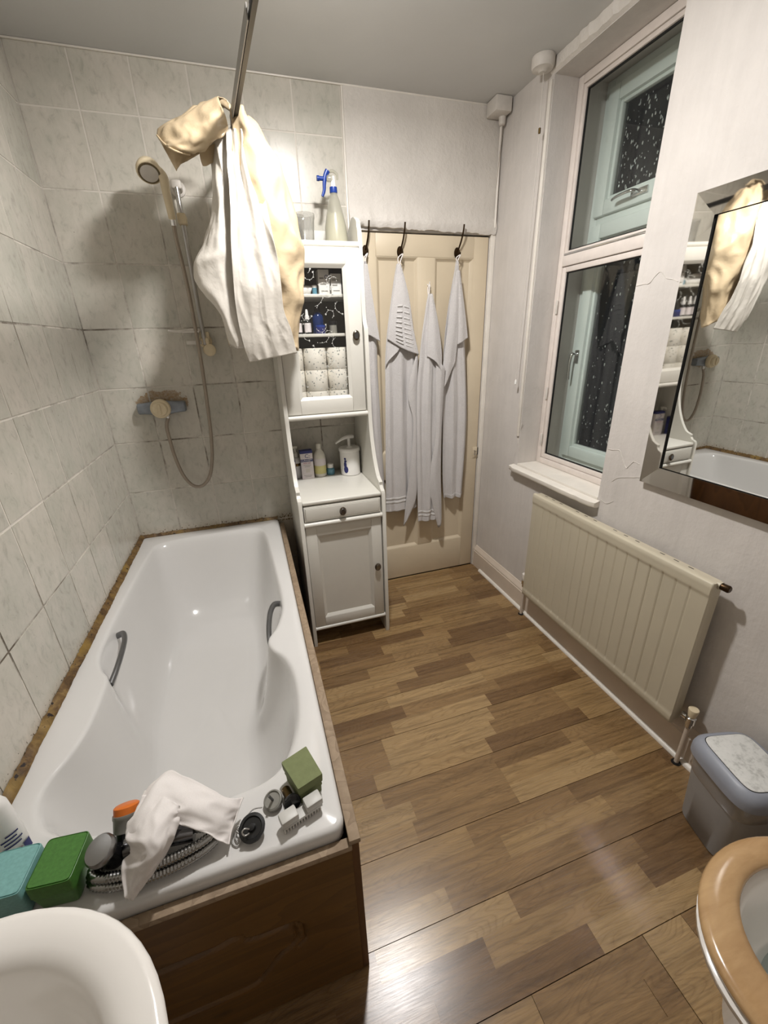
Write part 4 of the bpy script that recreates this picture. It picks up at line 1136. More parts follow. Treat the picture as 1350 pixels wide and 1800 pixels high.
tube('trigger', [(sb[0] - 0.020, sb[1], TZ + 0.274), (sb[0] - 0.031, sb[1], TZ + 0.255), (sb[0] - 0.037, sb[1], TZ + 0.23), (sb[0] - 0.040, sb[1], TZ + 0.205), (sb[0] - 0.049, sb[1], TZ + 0.184)], 0.0095, M['blue'], hd_, 12, flat=0.8, rfun=lambda q: 1.25 - 0.6 * q)
t = thing('plastic_cup', 'clear plastic cup beside the spray bottle on top of the cabinet', 'cup', (0.975, -0.165, TZ))
lathe('cup_wall', [(0.0, 0.0005), (0.034, 0.0005), (0.035, 0.003), (0.0415, 0.095), (0.044, 0.097), (0.0445, 0.110), (0.0445, 0.114), (0.043, 0.114), (0.0425, 0.098), (0.040, 0.094), (0.0338, 0.004), (0.0, 0.003)], (0.975, -0.165, TZ), M['cup'], t, 32)
t = thing('small_clear_tub', 'small clear lidded tub behind the plastic cup', 'tub', (0.955, -0.075, TZ))
lathe('tub_body', [(0.0, 0.0005), (0.030, 0.0005), (0.031, 0.003), (0.033, 0.118), (0.031, 0.118), (0.029, 0.004), (0.0, 0.003)], (0.955, -0.075, TZ), M['cup'], t, 26)
lathe('tub_lid', [(0.0, 0.1182), (0.034, 0.1182), (0.034, 0.128), (0.0, 0.129)], (0.955, -0.075, TZ), M['cup'], t, 26)

# ================================================================== SHOWER
# mixer valve on the tiles
mv = thing('shower_mixer', 'old wall mixer with a yellowed round knob over the bath', 'tap', (0.245, 0.0, 1.216))
def mixarm(s):
    R = []
    for k, (dx, ry, rz, yc_) in enumerate(((0.0, 0.027, 0.031, -0.030), (0.03, 0.026, 0.031, -0.030), (0.055, 0.025, 0.028, -0.029), (0.080, 0.025, 0.025, -0.027), (0.098, 0.025, 0.025, -0.0262), (0.103, 0.021, 0.021, -0.0255))):
        R.append([(0.245 + s * dx, yc_ + ry * math.copysign(abs(math.cos(a)) ** 0.6, math.cos(a)), 1.216 + rz * math.copysign(abs(math.sin(a)) ** 0.6, math.sin(a))) for a in [2 * math.pi * q / 20 for q in range(20)]])
    return rings_mesh('mixer_arm', R, M['mixergrey'], mv, 50)
mixarm(-1); mixarm(1)
kb = axlathe('temperature_knob', [(0.0, 0), (0.040, 0.0), (0.043, 0.006), (0.043, 0.022), (0.040, 0.028), (0.033, 0.030), (0.031, 0.043), (0.028, 0.046), (0.0, 0.046)], (0.245, -0.056, 1.216), (0, -1, 0), M['cream'], mv, 30)
box('knob_grip', 0.239, 0.251, -0.107, -0.1021, 1.194, 1.238, M['cream'], kb, 0.002)
lathe('hose_outlet', [(0.008, -0.05), (0.010, -0.045), (0.010, -0.025), (0.007, -0.02)], (0.262, -0.035, 1.216), M['chrome'], mv, 14)
# riser rail
RX, RYy = 0.487, -0.058
rr_ = thing('shower_riser_rail', 'chrome vertical riser rail with yellowed plastic brackets on the tiles', 'shower rail', (RX, -0.03, 1.5))
tube('rail_rod', [(RX, RYy, 1.485), (RX, RYy, 2.075)], 0.0095, M['steel'], rr_, 16, curve=False)
for z, m in ((2.085, 'offwhite'), (1.500, 'cream')):
    br = box('wall_bracket', RX - 0.020, RX + 0.020, -0.066, -0.0005, z - 0.016, z + 0.016, M[m], rr_, 0.008, 3)
    axlathe('bracket_disc', [(0.0, 0), (0.030, 0.0), (0.030, 0.006), (0.022, 0.012), (0.0, 0.012)], (RX, -0.0006, z), (0, -1, 0), M[m], br, 24)
axlathe('bracket_knob', [(0.0, 0), (0.026, 0.0), (0.028, 0.006), (0.026, 0.02), (0.018, 0.024), (0.0, 0.025)], (RX + 0.014, -0.045, 1.462), (0.1, -1, 0), M['cream'], rr_, 24)
box('bracket_block', RX - 0.018, RX + 0.024, -0.052, -0.012, 1.505, 1.540, M['cream'], rr_, 0.005)
dish = box('soap_tray', RX - 0.085, RX - 0.012, -0.095, -0.03, 1.535, 1.543, M['offwhite'], rr_, 0.003)
tube('tray_lip', [(RX - 0.14, -0.075, 1.546), (RX - 0.10, -0.08, 1.542), (RX - 0.05, -0.085, 1.546), (RX - 0.012, -0.08, 1.546)], 0.007, M['offwhite'], dish, 10, rfun=lambda q: 0.6 + 0.7 * q)
box('tray_clip', RX - 0.075, RX - 0.012, -0.075, -0.035, 1.487, 1.503, M['offwhite'], dish, 0.003)
sl = box('slider', RX - 0.018, RX + 0.018, -0.085, -0.038, 1.945, 1.985, M['cream'], rr_, 0.008, 3)
# hand shower and hose
hs = thing('hand_shower', 'cream hand shower hanging in the riser slider with a long grey hose', 'shower head', (0.46, -0.10, 1.96))
h0, h1 = at(303, 385, y=-0.105), at(288, 318, y=-0.150)
hv = (h1 - h0).normalized()
tube('handle', [h0, h0.lerp(h1, 0.4), h0.lerp(h1, 0.8), h1 + hv * 0.012, at(272, 296, y=-0.150)], 0.0150, M['cream'], hs, 18, rfun=lambda q: 0.90 + 0.35 * q)
hc = at(262, 301, y=-0.165)
fd = Vector((0.02, -0.62, -0.78)).normalized()
hdm = axlathe('head', [(0.0, -0.036), (0.020, -0.034), (0.038, -0.022), (0.044, -0.004), (0.044, 0.006), (0.040, 0.011), (0.0, 0.011)], hc, fd, M['cream'], hs, 28)
axlathe('spray_plate', [(0.0, 0.0112), (0.030, 0.0112), (0.031, 0.0125), (0.026, 0.014), (0.0, 0.014)], hc, fd, M['offwhite'], hdm, 24)
axlathe('nozzle_ring', [(0.031, 0.0112), (0.038, 0.0112), (0.037, 0.0122), (0.032, 0.0122)], hc, fd, plain('limescale_brown', s2l(120, 104, 72), 0.6, var=0.3, nscale=300), hdm, 24)
tube('collar', [h0 + Vector((0.001, 0.002, 0.004)), h0 - hv * 0.022], 0.0115, M['chrome'], hs, 14, curve=False)
hp = [h0 - hv * 0.018] + [at(px_, py_, y=yy) for px_, py_, yy in ((311, 425, -0.105), (322, 470, -0.098), (333, 520, -0.095), (343, 575, -0.090), (351, 620, -0.085), (358, 665, -0.080), (365, 715, -0.075), (371, 765, -0.070), (373, 805, -0.066), (369, 836, -0.062), (357, 853, -0.060), (341, 854, -0.058), (324, 838, -0.056), (309, 807, -0.052), (299, 775, -0.046), (293, 750, -0.038))] + [Vector((0.262, -0.035, 1.168))]
tube('hose', hp, 0.0082, M['hose'], hs, 12, 5)

# ================================================================== CURTAIN RAIL AND CURTAIN
RZ = 2.18
rail = thing('curtain_rail', 'dark metal shower curtain rail running under the ceiling', 'curtain rail', (0.697, 0.0, RZ))
rdir = Vector((0.774 - 0.731, -0.5, 0)).normalized()
def railpt(y): t = (y - 0.0) / rdir.y; return Vector((0.697, 0.0, RZ)) + rdir * t
def rail_bar():
    side = Vector((-rdir.y, rdir.x, 0)).normalized()
    R = []
    for y in (-0.002, -0.3, -0.93):
        p = railpt(y); R.append([p + side * a + Vector((0, 0, c)) for a, c in ((-0.006, -0.011), (0.006, -0.011), (0.008, -0.004), (0.006, 0.011), (-0.006, 0.011), (-0.008, -0.004))])
    d2 = Vector((0.045, -0.5, 0.0)).normalized()
    for k in (0.3, 0.85, 1.7):
        p = railpt(-0.93) + d2 * k; R.append([p + side * a + Vector((0, 0, c)) for a, c in ((-0.006, -0.011), (0.006, -0.011), (0.008, -0.004), (0.006, 0.011), (-0.006, 0.011), (-0.008, -0.004))])
    return rings_mesh('rail_bar', R, plain('dark_rail_metal', (0.012, 0.012, 0.012), 0.35, 0.0, spec=0.25), rail, 30)
rb = rail_bar()
sd_ = Vector((rdir.y, -rdir.x, 0)).normalized()
q0, q1 = railpt(-0.38) + sd_ * 0.0105, railpt(-0.92) + sd_ * 0.0105
rings_mesh('rail_cover', [[p + sd_ * a + Vector((0, 0, c)) for a, c in ((-0.0015, -0.014), (0.0015, -0.014), (0.0015, 0.016), (-0.0015, 0.016))] for p in (q0, q1)], plain('grey_rail_cover', s2l(150, 147, 142), 0.4), rail, 30)
axlathe('wall_flange', [(0.0, 0), (0.026, 0.0), (0.026, 0.004), (0.013, 0.012), (0.0, 0.012)], (0.697, -0.0006, RZ), (0, -1, 0), M['chrome'], rail, 24)
p_ = railpt(-0.93)
tube('ceiling_hanger', [p_ + Vector((0, 0, 0.01)), Vector((p_.x, p_.y, H - 0.001))], 0.006, M['chrome'], rail, 12, curve=False)

cur = thing('shower_curtain', 'cream lined white shower curtain bundled up and knotted over its rail', 'shower curtain', tuple(railpt(-0.4) - Vector((0, 0, 0.76))))
rc = random.Random(4)
def S(*rows): return Sheet([[at(a, b2, y=c) for a, b2, c in r] for r in rows])
CW, CB = M['curtain_white'], M['curtain_beige']
def wrinkle(a, f1, f2, ph=0.0):
    return lambda u, v: a * (math.sin(6.28 * (f1 * u + 0.6 * math.sin(3 * v + ph)) + ph) * 0.6 + math.sin(6.28 * (f2 * v + 1.3 * u) + ph * 2) * 0.4)
# beige bag on the window side: front wraps round to the back
S([(404, 186, -.43), (420, 186, -.45), (432, 197, -.43), (436, 205, -.40), (425, 215, -.36), (405, 220, -.34)],
  [(408, 225, -.45), (432, 222, -.48), (455, 235, -.46), (462, 243, -.41), (440, 255, -.34), (405, 255, -.32)],
  [(412, 280, -.46), (448, 275, -.50), (480, 285, -.47), (489, 290, -.41), (455, 300, -.33), (400, 300, -.31)],
  [(415, 340, -.46), (462, 338, -.51), (498, 342, -.48), (508, 345, -.41), (465, 350, -.33), (395, 350, -.30)],
  [(418, 400, -.46), (475, 400, -.52), (515, 402, -.49), (524, 404, -.42), (475, 405, -.33), (385, 405, -.29)],
  [(420, 450, -.46), (480, 450, -.51), (520, 450, -.49), (530, 455, -.42), (478, 455, -.33), (378, 455, -.29)],
  [(424, 500, -.46), (482, 500, -.50), (521, 500, -.48), (531, 502, -.42), (480, 505, -.33), (380, 505, -.29)],
  [(430, 550, -.45), (486, 552, -.48), (518, 556, -.47), (527, 560, -.42), (482, 560, -.34), (400, 555, -.30)],
  [(440, 595, -.44), (490, 600, -.46), (513, 608, -.45), (521, 616, -.42), (485, 612, -.36), (420, 600, -.33)]
  ).build('lining', CB, cur, 50, 70, 0.0015, crumple(3.1, 3.2, 4.2, 0.022))
# white outer cloth swagged to the wall side
S([(410, 226, -.44), (388, 232, -.45), (379, 236, -.43), (371, 240, -.40), (378, 240, -.35)],
  [(412, 275, -.46), (388, 278, -.47), (379, 280, -.44), (372, 282, -.40), (380, 282, -.33)],
  [(415, 330, -.47), (389, 332, -.485), (380, 335, -.45), (373, 337, -.40), (382, 337, -.32)],
  [(419, 385, -.475), (390, 385, -.50), (378, 386, -.46), (372, 388, -.40), (382, 388, -.31)],
  [(423, 430, -.48), (390, 428, -.51), (370, 428, -.47), (358, 430, -.41), (376, 432, -.31)],
  [(426, 470, -.48), (388, 466, -.51), (358, 464, -.48), (341, 467, -.42), (370, 475, -.32)],
  [(430, 520, -.48), (396, 516, -.50), (366, 510, -.48), (350, 503, -.43), (375, 515, -.33)],
  [(437, 570, -.475), (408, 568, -.49), (393, 560, -.47), (386, 540, -.43), (396, 550, -.35)],
  [(447, 612, -.465), (421, 612, -.475), (410, 609, -.46), (404, 606, -.43), (410, 600, -.37)]
  ).build('outer_cloth', CW, cur, 40, 60, 0.0015, crumple(7.7, 2.8, 3.4, 0.017))
# cream underside of that swag
S([(404, 500, -.44), (385, 505, -.44), (360, 505, -.43), (350, 503, -.42)],
  [(410, 545, -.44), (398, 545, -.43), (388, 543, -.42), (385, 540, -.41)],
  [(425, 600, -.44), (415, 602, -.43), (408, 605, -.42), (403, 607, -.41)]).build('lining_fold', CB, cur, 16, 20, 0.0015, lambda u, v: 0.003 * math.sin(9 * u + 7 * v))
# pleated white front panel
rows = []
L = [(397, 226), (399, 262), (401, 307), (404, 370), (407, 440), (411, 490), (414, 530), (421, 575), (430, 612), (439, 637)]
Rr = [(441, 227), (443, 258), (448, 290), (462, 340), (478, 407), (487, 450), (494, 500), (499, 545), (512, 580), (522, 621)]
for i, ((lx, ly), (rx, ry)) in enumerate(zip(L, Rr)):
    n = 7; row = []
    amp = [0.014, 0.013, 0.012, 0.010, 0.007, 0.005, 0.004, 0.003, 0.002, 0.001][i]
    base = [-.455, -.475, -.49, -.51, -.525, -.525, -.52, -.505, -.49, -.475][i]
    for k in range(n):
        f = k / (n - 1)
        wob = 0.06 * math.sin(i * 0.8 + k)
        row.append((lx + (rx - lx) * (f + (wob / 3 if 0 < k < n - 1 else 0)), ly + (ry - ly) * f, base + amp * (1 if k % 2 else -1) * (0.7 + 0.5 * math.sin(k * 2.1 + i * 0.35))))
    rows.append(row)
S(*rows).build('front_panel', CW, cur, 72, 80, 0.0016, crumple(12.3, 2.4, 3.4, 0.010))
# rolled cream flap thrown over the rail towards the tiled wall
S([(412, 186, -.37), (400, 177, -.38), (386, 173, -.40), (392, 195, -.46), (400, 216, -.48), (402, 228, -.475)],
  [(395, 190, -.35), (372, 181, -.37), (360, 185, -.40), (366, 210, -.47), (380, 230, -.49), (388, 242, -.48)],
  [(360, 205, -.34), (342, 194, -.37), (326, 201, -.41), (340, 226, -.47), (358, 247, -.485), (368, 258, -.47)],
  [(335, 220, -.34), (316, 207, -.37), (300, 216, -.41), (314, 240, -.46), (332, 258, -.47), (346, 268, -.455)],
  [(315, 234, -.34), (296, 222, -.37), (276, 238, -.40), (288, 252, -.44), (308, 265, -.455), (334, 272, -.445)]
  ).build('rail_flap', CB, cur, 40, 30, 0.0016, crumple(21.4, 3.5, 2.4, 0.020))
# the inside of the roll hanging below its hem
S([(388, 236, -.37), (350, 232, -.37), (312, 236, -.37), (277, 241, -.37)],
  [(382, 262, -.37), (350, 262, -.375), (318, 264, -.375), (290, 264, -.375)],
  [(377, 284, -.375), (346, 271, -.38), (322, 288, -.38), (310, 300, -.38)]).build('flap_lining', CB, cur, 30, 20, 0.0016, both(lambda u, v: 0.008 * math.sin(6.28 * (1.6 * u)) * v, crumple(30.2, 3, 2, 0.008)))
S([(383, 250, -.40), (372, 255, -.41), (358, 262, -.40), (350, 266, -.39)],
  [(380, 270, -.40), (370, 274, -.41), (360, 280, -.40), (353, 282, -.39)],
  [(378, 284, -.40), (370, 288, -.41), (362, 292, -.40), (357, 292, -.39)]).build('flap_corner', CB, cur, 12, 14, 0.0016)
# hem stitched along the flap's mouth
tube('hem', [at(a, b2, y=c - 0.004) for a, b2, c in ((276, 238, -.40), (288, 252, -.44), (308, 265, -.455), (334, 272, -.445))], 0.003, CB, cur, 8)
for (a, b2) in ((408, 222), (414, 225)):
    p = at(a, b2, y=-0.42)
    tube('curtain_hook', [p + Vector((0, 0, -0.012)), p + Vector((0.004, 0, 0.004)), p + Vector((0, 0.004, 0.018)), p + Vector((-0.004, 0.002, 0.004))], 0.0014, M['chrome'], cur, 8)

# ================================================================== TOWELS ON THE DOOR
def towel(label, rows, flaps, loop, ph, y0=-0.030, bands=(), n=4, amp=0.015):
    """rows: (z, x_left, x_right); pleats run down the cloth"""
    t = thing('hanging_towel', label, 'towel', ((rows[-1][1] + rows[-1][2]) / 2, y0, rows[-1][0]), 'grey towels hung on the door')
    grid = []
    H_ = rows[0][0] - rows[-1][0]
    for (z, xl, xr, *sk) in rows:
        f = (rows[0][0] - z) / H_; row = []
        a = amp * min(1, 0.25 + f * 1.6)
        sk = sk[0] if sk else 0.0
        for k in range(2 * n + 1):
            q = k / (2 * n)
            d = math.sin(math.pi * q) ** 0.4 * 0.012
            row.append((xl + (xr - xl) * q, y0 - d - a * math.sin(ph + k * 1.75 + 0.6 * math.sin(f * 3 + ph)) * (0.55 + 0.45 * math.sin(k * 1.3 + ph * 2)), z + sk * q + 0.004 * math.sin(k * 1.7)))
        grid.append(row)
    sh = Sheet(grid)
    tw = sh.build('towel_cloth', M['towel'], t, 60, 90, 0.005, crumple(ph * 5, 3.0, 2.2, 0.006, 0.5))
    for (v0, v1) in bands: sh.build('woven_band', M['towelband'], t, 60, 4, 0.0022, crumple(ph * 5, 3.0, 2.2, 0.006, 0.5), v0=v0, v1=v1, off=0.0032)
    for fr in flaps:
        Sheet([[(x, y, z) for (x, y, z) in r] for r in fr['rows']]).build('folded_corner', M['towel'], t, 26, 30, 0.0045, lambda u, v: 0.003 * math.sin(6.28 * (1.1 * u + ph)) * v)
        if fr.get('band'):
            s2 = Sheet([[(x, y, z) for (x, y, z) in r] for r in fr['rows']])
            for k in range(fr['band']):
                for (ua, ub) in ((0.30, 0.52), (0.60, 0.84)):
                    v = 0.44 + 0.50 * k / fr['band']
                    s2.build('woven_rib', M['towelband'], t, 6, 1, 0.0025, v0=v, v1=v + 0.018, u0=ua, u1=ub, off=0.0035)
    tube('hanging_loop', loop, 0.0026, M['cloth'], t, 8)
    return t
towel('grey terry towel on the middle hook with a ribbed corner folded over', [(1.822, 1.437, 1.449), (1.74, 1.415, 1.468), (1.62, 1.392, 1.495), (1.50, 1.372, 1.515), (1.38, 1.360, 1.532), (1.22, 1.356, 1.532), (1.0, 1.350, 1.532), (0.78, 1.346, 1.535), (0.62, 1.344, 1.536), (0.510, 1.342, 1.538)],
      [dict(rows=[[(1.437, -.052, 1.822), (1.443, -.055, 1.822), (1.449, -.052, 1.822)], [(1.404, -.060, 1.68), (1.45, -.068, 1.69), (1.487, -.060, 1.68)], [(1.378, -.062, 1.55), (1.44, -.074, 1.54), (1.512, -.063, 1.52)], [(1.367, -.060, 1.485), (1.45, -.076, 1.435), (1.541, -.062, 1.402)]], band=9),
       dict(rows=[[(1.375, -.050, 1.50), (1.42, -.056, 1.50), (1.46, -.056, 1.49)], [(1.364, -.052, 1.42), (1.395, -.058, 1.43), (1.44, -.058, 1.45)], [(1.357, -.052, 1.355), (1.375, -.058, 1.38), (1.425, -.058, 1.425)]]),
       dict(rows=[[(1.532, -.055, 1.41), (1.536, -.056, 1.41), (1.541, -.052, 1.41)], [(1.480, -.056, 1.215), (1.505, -.062, 1.215), (1.534, -.052, 1.215)], [(1.512, -.055, 1.04), (1.522, -.060, 1.04), (1.533, -.052, 1.04)], [(1.494, -.054, 0.80), (1.514, -.060, 0.80), (1.534, -.052, 0.80)], [(1.462, -.054, 0.56), (1.492, -.060, 0.57), (1.528, -.052, 0.585)], [(1.447, -.053, 0.408), (1.455, -.055, 0.42), (1.468, -.051, 0.45)]])],
      [(1.441, -.046, 1.825), (1.439, -.044, 1.85), (1.466, -.038, 1.869), (1.452, -.046, 1.84), (1.447, -.048, 1.822)], 0.3, bands=((0.905, 0.915), (0.925, 0.935)))
towel('grey terry towel on the low white hook between two others', [(1.690, 1.598, 1.612), (1.60, 1.580, 1.635), (1.48, 1.560, 1.656), (1.36, 1.545, 1.680), (1.22, 1.532, 1.688), (1.0, 1.531, 1.678), (0.80, 1.533, 1.680), (0.62, 1.536, 1.684), (0.50, 1.539, 1.676), (0.425, 1.541, 1.662)],
      [dict(rows=[[(1.598, -.074, 1.69), (1.605, -.076, 1.69), (1.612, -.074, 1.69)], [(1.588, -.080, 1.56), (1.615, -.088, 1.56), (1.645, -.080, 1.55)], [(1.582, -.082, 1.45), (1.62, -.094, 1.44), (1.668, -.082, 1.41)], [(1.580, -.082, 1.395), (1.625, -.096, 1.365), (1.665, -.090, 1.315), (1.690, -.082, 1.270)][:3]]),
       dict(rows=[[(1.635, -.080, 1.36), (1.662, -.088, 1.35), (1.690, -.078, 1.33)], [(1.640, -.078, 1.15), (1.662, -.084, 1.15), (1.684, -.074, 1.15)], [(1.640, -.078, 0.95), (1.660, -.082, 0.95), (1.680, -.074, 0.95)], [(1.605, -.078, 0.70), (1.640, -.084, 0.71), (1.682, -.074, 0.72)], [(1.625, -.078, 0.55), (1.660, -.084, 0.55), (1.690, -.074, 0.56)], [(1.672, -.076, 0.368), (1.684, -.078, 0.38), (1.697, -.072, 0.42)]])],
      [(1.603, -.040, 1.69), (1.606, -.03, 1.72), (1.618, -.026, 1.738), (1.612, -.034, 1.71), (1.608, -.042, 1.69)], 1.7, y0=-0.054, bands=((0.895, 0.907), (0.925, 0.937)))
towel('grey terry towel on the hook nearest the lock with pointed folds', [(1.845, 1.757, 1.769), (1.74, 1.742, 1.785), (1.60, 1.720, 1.806), (1.47, 1.706, 1.826), (1.30, 1.700, 1.846), (1.10, 1.702, 1.862), (0.90, 1.708, 1.866), (0.72, 1.714, 1.862), (0.60, 1.722, 1.856), (0.545, 1.728, 1.852)],
      [dict(rows=[[(1.755, -.050, 1.80), (1.762, -.052, 1.80), (1.770, -.050, 1.80)], [(1.722, -.056, 1.60), (1.75, -.064, 1.60), (1.775, -.058, 1.59)], [(1.694, -.058, 1.40), (1.73, -.066, 1.40), (1.762, -.060, 1.38)], [(1.672, -.058, 1.178), (1.71, -.066, 1.255), (1.755, -.060, 1.345)]]),
       dict(rows=[[(1.762, -.052, 1.80), (1.768, -.053, 1.80), (1.774, -.050, 1.80)], [(1.770, -.058, 1.60), (1.792, -.062, 1.60), (1.812, -.056, 1.60)], [(1.772, -.058, 1.445), (1.80, -.064, 1.46), (1.834, -.056, 1.478)]])],
      [(1.760, -.040, 1.845), (1.760, -.036, 1.86), (1.782, -.036, 1.872), (1.770, -.040, 1.855), (1.766, -.042, 1.845)], 2.9, bands=((0.935, 0.944), (0.952, 0.961)))
towel('grey terry towel mostly hidden behind the white cabinet side', [(1.832, 1.262, 1.276), (1.74, 1.246, 1.292), (1.62, 1.224, 1.305), (1.48, 1.212, 1.318), (1.30, 1.208, 1.320), (1.05, 1.207, 1.326), (0.80, 1.207, 1.332), (0.60, 1.208, 1.336), (0.44, 1.210, 1.338)],
      [dict(rows=[[(1.264, -.052, 1.82), (1.27, -.054, 1.82), (1.278, -.052, 1.82)], [(1.245, -.060, 1.66), (1.27, -.066, 1.66), (1.298, -.058, 1.66)], [(1.232, -.062, 1.52), (1.28, -.070, 1.50), (1.326, -.060, 1.475)]])],
      [(1.266, -.040, 1.832), (1.268, -.036, 1.85), (1.287, -.034, 1.868), (1.277, -.040, 1.85), (1.272, -.042, 1.832)], 4.1, bands=((0.93, 0.94),))

# ================================================================== ELECTRICS IN THE CORNER
jb = thing('cable_junction_box', 'square white junction box with a conduit in the ceiling corner', 'junction box', (1.95, -0.055, H))
box('box_body', 1.905, 1.9885, -0.0985, -0.0085, H - 0.058, H - 0.0005, M['offwhite'], jb, 0.006)
lathe('cable_gland', [(0.0, -0.0582), (0.017, -0.0582), (0.015, -0.085), (0.010, -0.09), (0.0, -0.09)], (1.972, -0.045, H), M['offwhite'], jb, 16)
tube('conduit', [(1.978, -0.030, H - 0.088), (1.984, -0.020, H - 0.12), (1.985, -0.0165, H - 0.20), (1.985, -0.0165, 2.0)], 0.006, M['gloss_white'], jb, 10)
tube('cord', [(1.972, -0.045, H - 0.09), (1.970, -0.03, H - 0.25), (1.969, -0.025, H - 0.32)], 0.0018, M['offwhite'], jb, 8)
ps = thing('pull_switch', 'round white ceiling pull switch with a long cord by the window', 'pull switch', (1.944, -0.372, H))
lathe('switch_body', [(0.0, -0.0005), (0.043, -0.0005), (0.044, -0.004), (0.044, -0.030), (0.040, -0.038), (0.020, -0.041), (0.013, -0.048), (0.0, -0.049)], (1.944, -0.372, H), M['offwhite'], ps, 28)
tube('pull_cord', [(1.950, -0.372, H - 0.047), (1.960, -0.365, 2.2), (1.963, -0.355, 1.8), (1.965, -0.345, 1.27)], 0.0016, M['offwhite'], ps, 8)
lathe('cord_connector', [(0.0, 0.0), (0.005, 0.003), (0.005, 0.02), (0.0, 0.024)], (1.9585, -0.3665, 2.255), M['brass'], ps, 12)
lathe('cord_pull', [(0.0, 0.0), (0.006, 0.004), (0.005, 0.02), (0.002, 0.028), (0.0, 0.028)], (1.965, -0.345, 1.245), M['whiteplastic'], ps, 12)
tk = thing('cable_trunking', 'thin white cable cover running down beside the window', 'cable cover', (1.993, -0.364, 1.0))
box('cover_strip', 1.991, 1.9995, -0.372, -0.356, 0.98, H - 0.06, M['gloss_white'], tk, 0.002)

# ================================================================== RADIATOR
rad = thing('radiator', 'cream panel radiator with vertical flutes below the window', 'radiator', (1.93, -1.09, 0.17))
RF, RB = 1.911, 1.962
ry0, ry1, rz0, rz1 = -1.530, -0.648, 0.175, 0.758
def rad_panel():
    ny, nz = 320, 40
    def fl(y, z):
        # one narrow pressed groove every 49 mm, fading out towards top and bottom
        ph = ((y + 1.468) / 0.0491) % 1.0
        d = min(ph, 1 - ph) * 0.0491
        g = max(0.0, 1 - d / 0.0042)
        ridge = 0.0
        e = max(0.0, min(1, (z - (rz0 + 0.030)) / 0.012)) * max(0.0, min(1, ((rz1 - 0.042) - z) / 0.012))
        ey = max(0.0, min(1, (y - (ry0 + 0.045)) / 0.004)) * max(0.0, min(1, ((ry1 - 0.012) - y) / 0.004))
        return g * 0.0045 * e * ey + 0.003 * e
    zs = sorted(set([rz0, rz0 + 0.004] + [rz0 + 0.02 + 0.022 * k / 5 for k in range(6)] + [rz0 + 0.05 + (rz1 - rz0 - 0.11) * k / 8 for k in range(9)] + [rz1 - 0.06 + 0.024 * k / 6 for k in range(7)] + [rz1 - 0.02, rz1 - 0.004, rz1]))
    ys = [ry0 + (ry1 - ry0) * i / ny for i in range(ny + 1)]
    bm = bmesh.new(); G = []
    for z in zs:
        G.append([bm.verts.new((RF + fl(y, z) + (0.004 if z in (zs[0], zs[-1]) else 0.0) + (0.004 if y in (ys[0], ys[-1]) else 0), y, z)) for y in ys])
    for a in range(len(zs) - 1):
        for c in range(ny): bm.faces.new((G[a][c], G[a][c + 1], G[a + 1][c + 1], G[a + 1][c]))
    # returned edges
    def ret(loop):
        bk = [bm.verts.new((RF + 0.018, v.co.y, v.co.z)) for v in loop]
        for i in range(len(loop) - 1): bm.faces.new((loop[i], loop[i + 1], bk[i + 1], bk[i]))
    ret(G[0]); ret(G[-1]); ret([g[0] for g in G]); ret([g[-1] for g in G])
    return frombm('front_panel', bm, M['rad'], rad, 50)
rad_panel()
box('back_panel', RB - 0.012, RB, ry0 + 0.006, ry1 - 0.006, rz0 + 0.004, rz1 - 0.004, M['rad'], rad, 0.004)
box('side_cover', RF + 0.016, RB - 0.004, ry0 + 0.002, ry0 + 0.006, rz0 + 0.01, rz1 - 0.004, M['rad'], rad)
box('side_cover', RF + 0.016, RB - 0.004, ry1 - 0.006, ry1 - 0.002, rz0 + 0.01, rz1 - 0.004, M['rad'], rad)
tg = box('top_cover', RF + 0.017, RB - 0.003, ry0 + 0.006, ry1 - 0.006, rz1 - 0.012, rz1 - 0.003, M['rad'], rad)
for k in range(15):
    if k % 4 != 3: box('vent_slot', RB - 0.016, RB - 0.012, ry0 + 0.09 + k * 0.052, ry0 + 0.09 + k * 0.052 + 0.018, rz1 - 0.0032, rz1 - 0.0026, M['black'], tg)
axlathe('bleed_cap', [(0.0, 0), (0.011, 0.0), (0.012, 0.022), (0.009, 0.026), (0.0, 0.026)], (1.945, ry0 - 0.002, rz1 - 0.012), (0.1, -1, 0), M['bronze'], rad, 16)
axlathe('end_boss', [(0.0, 0), (0.013, 0.0), (0.013, 0.010), (0.0, 0.010)], (1.945, ry0 + 0.006, rz1 - 0.012), (0, -1, 0), M['rad'], rad, 16)
# mounting brackets hold it off the wall
for y in (-1.40, -0.78): box('wall_bracket', RB, 1.9995, y - 0.015, y + 0.015, 0.35, 0.70, M['rad'], rad)
# supply pipes and valves
def pipe(y, side):
    px_ = 1.955
    tube('supply_pipe', [(px_, y, 0.001), (px_, y, 0.19)], 0.0078, M['skirt'], rad, 12, curve=False)
    lathe('pipe_collar', [(0.0085, 0.0006), (0.016, 0.0006), (0.013, 0.006), (0.0085, 0.006)], (px_, y, 0.0), M['black'], rad, 16, cap0=False, cap1=False)
    v = lathe('valve_body', [(0.0, 0.185), (0.012, 0.185), (0.012, 0.200), (0.016, 0.203), (0.016, 0.228), (0.010, 0.232), (0.0, 0.232)], (px_, y, 0.0), M['chrome'], rad, 16)
    tube('valve_union', [(px_, y, 0.215), (px_, y - side * 0.030, 0.215)], 0.0115, M['chrome'], v, 8, curve=False)
    lathe('valve_cap', [(0.0, 0.2325), (0.012, 0.2325), (0.0165, 0.262), (0.0155, 0.265), (0.0, 0.266)], (px_, y, 0.0), M['cream' if side < 0 else 'gloss_white'], v, 16)
pipe(-1.566, -1); pipe(-0.606, 1)

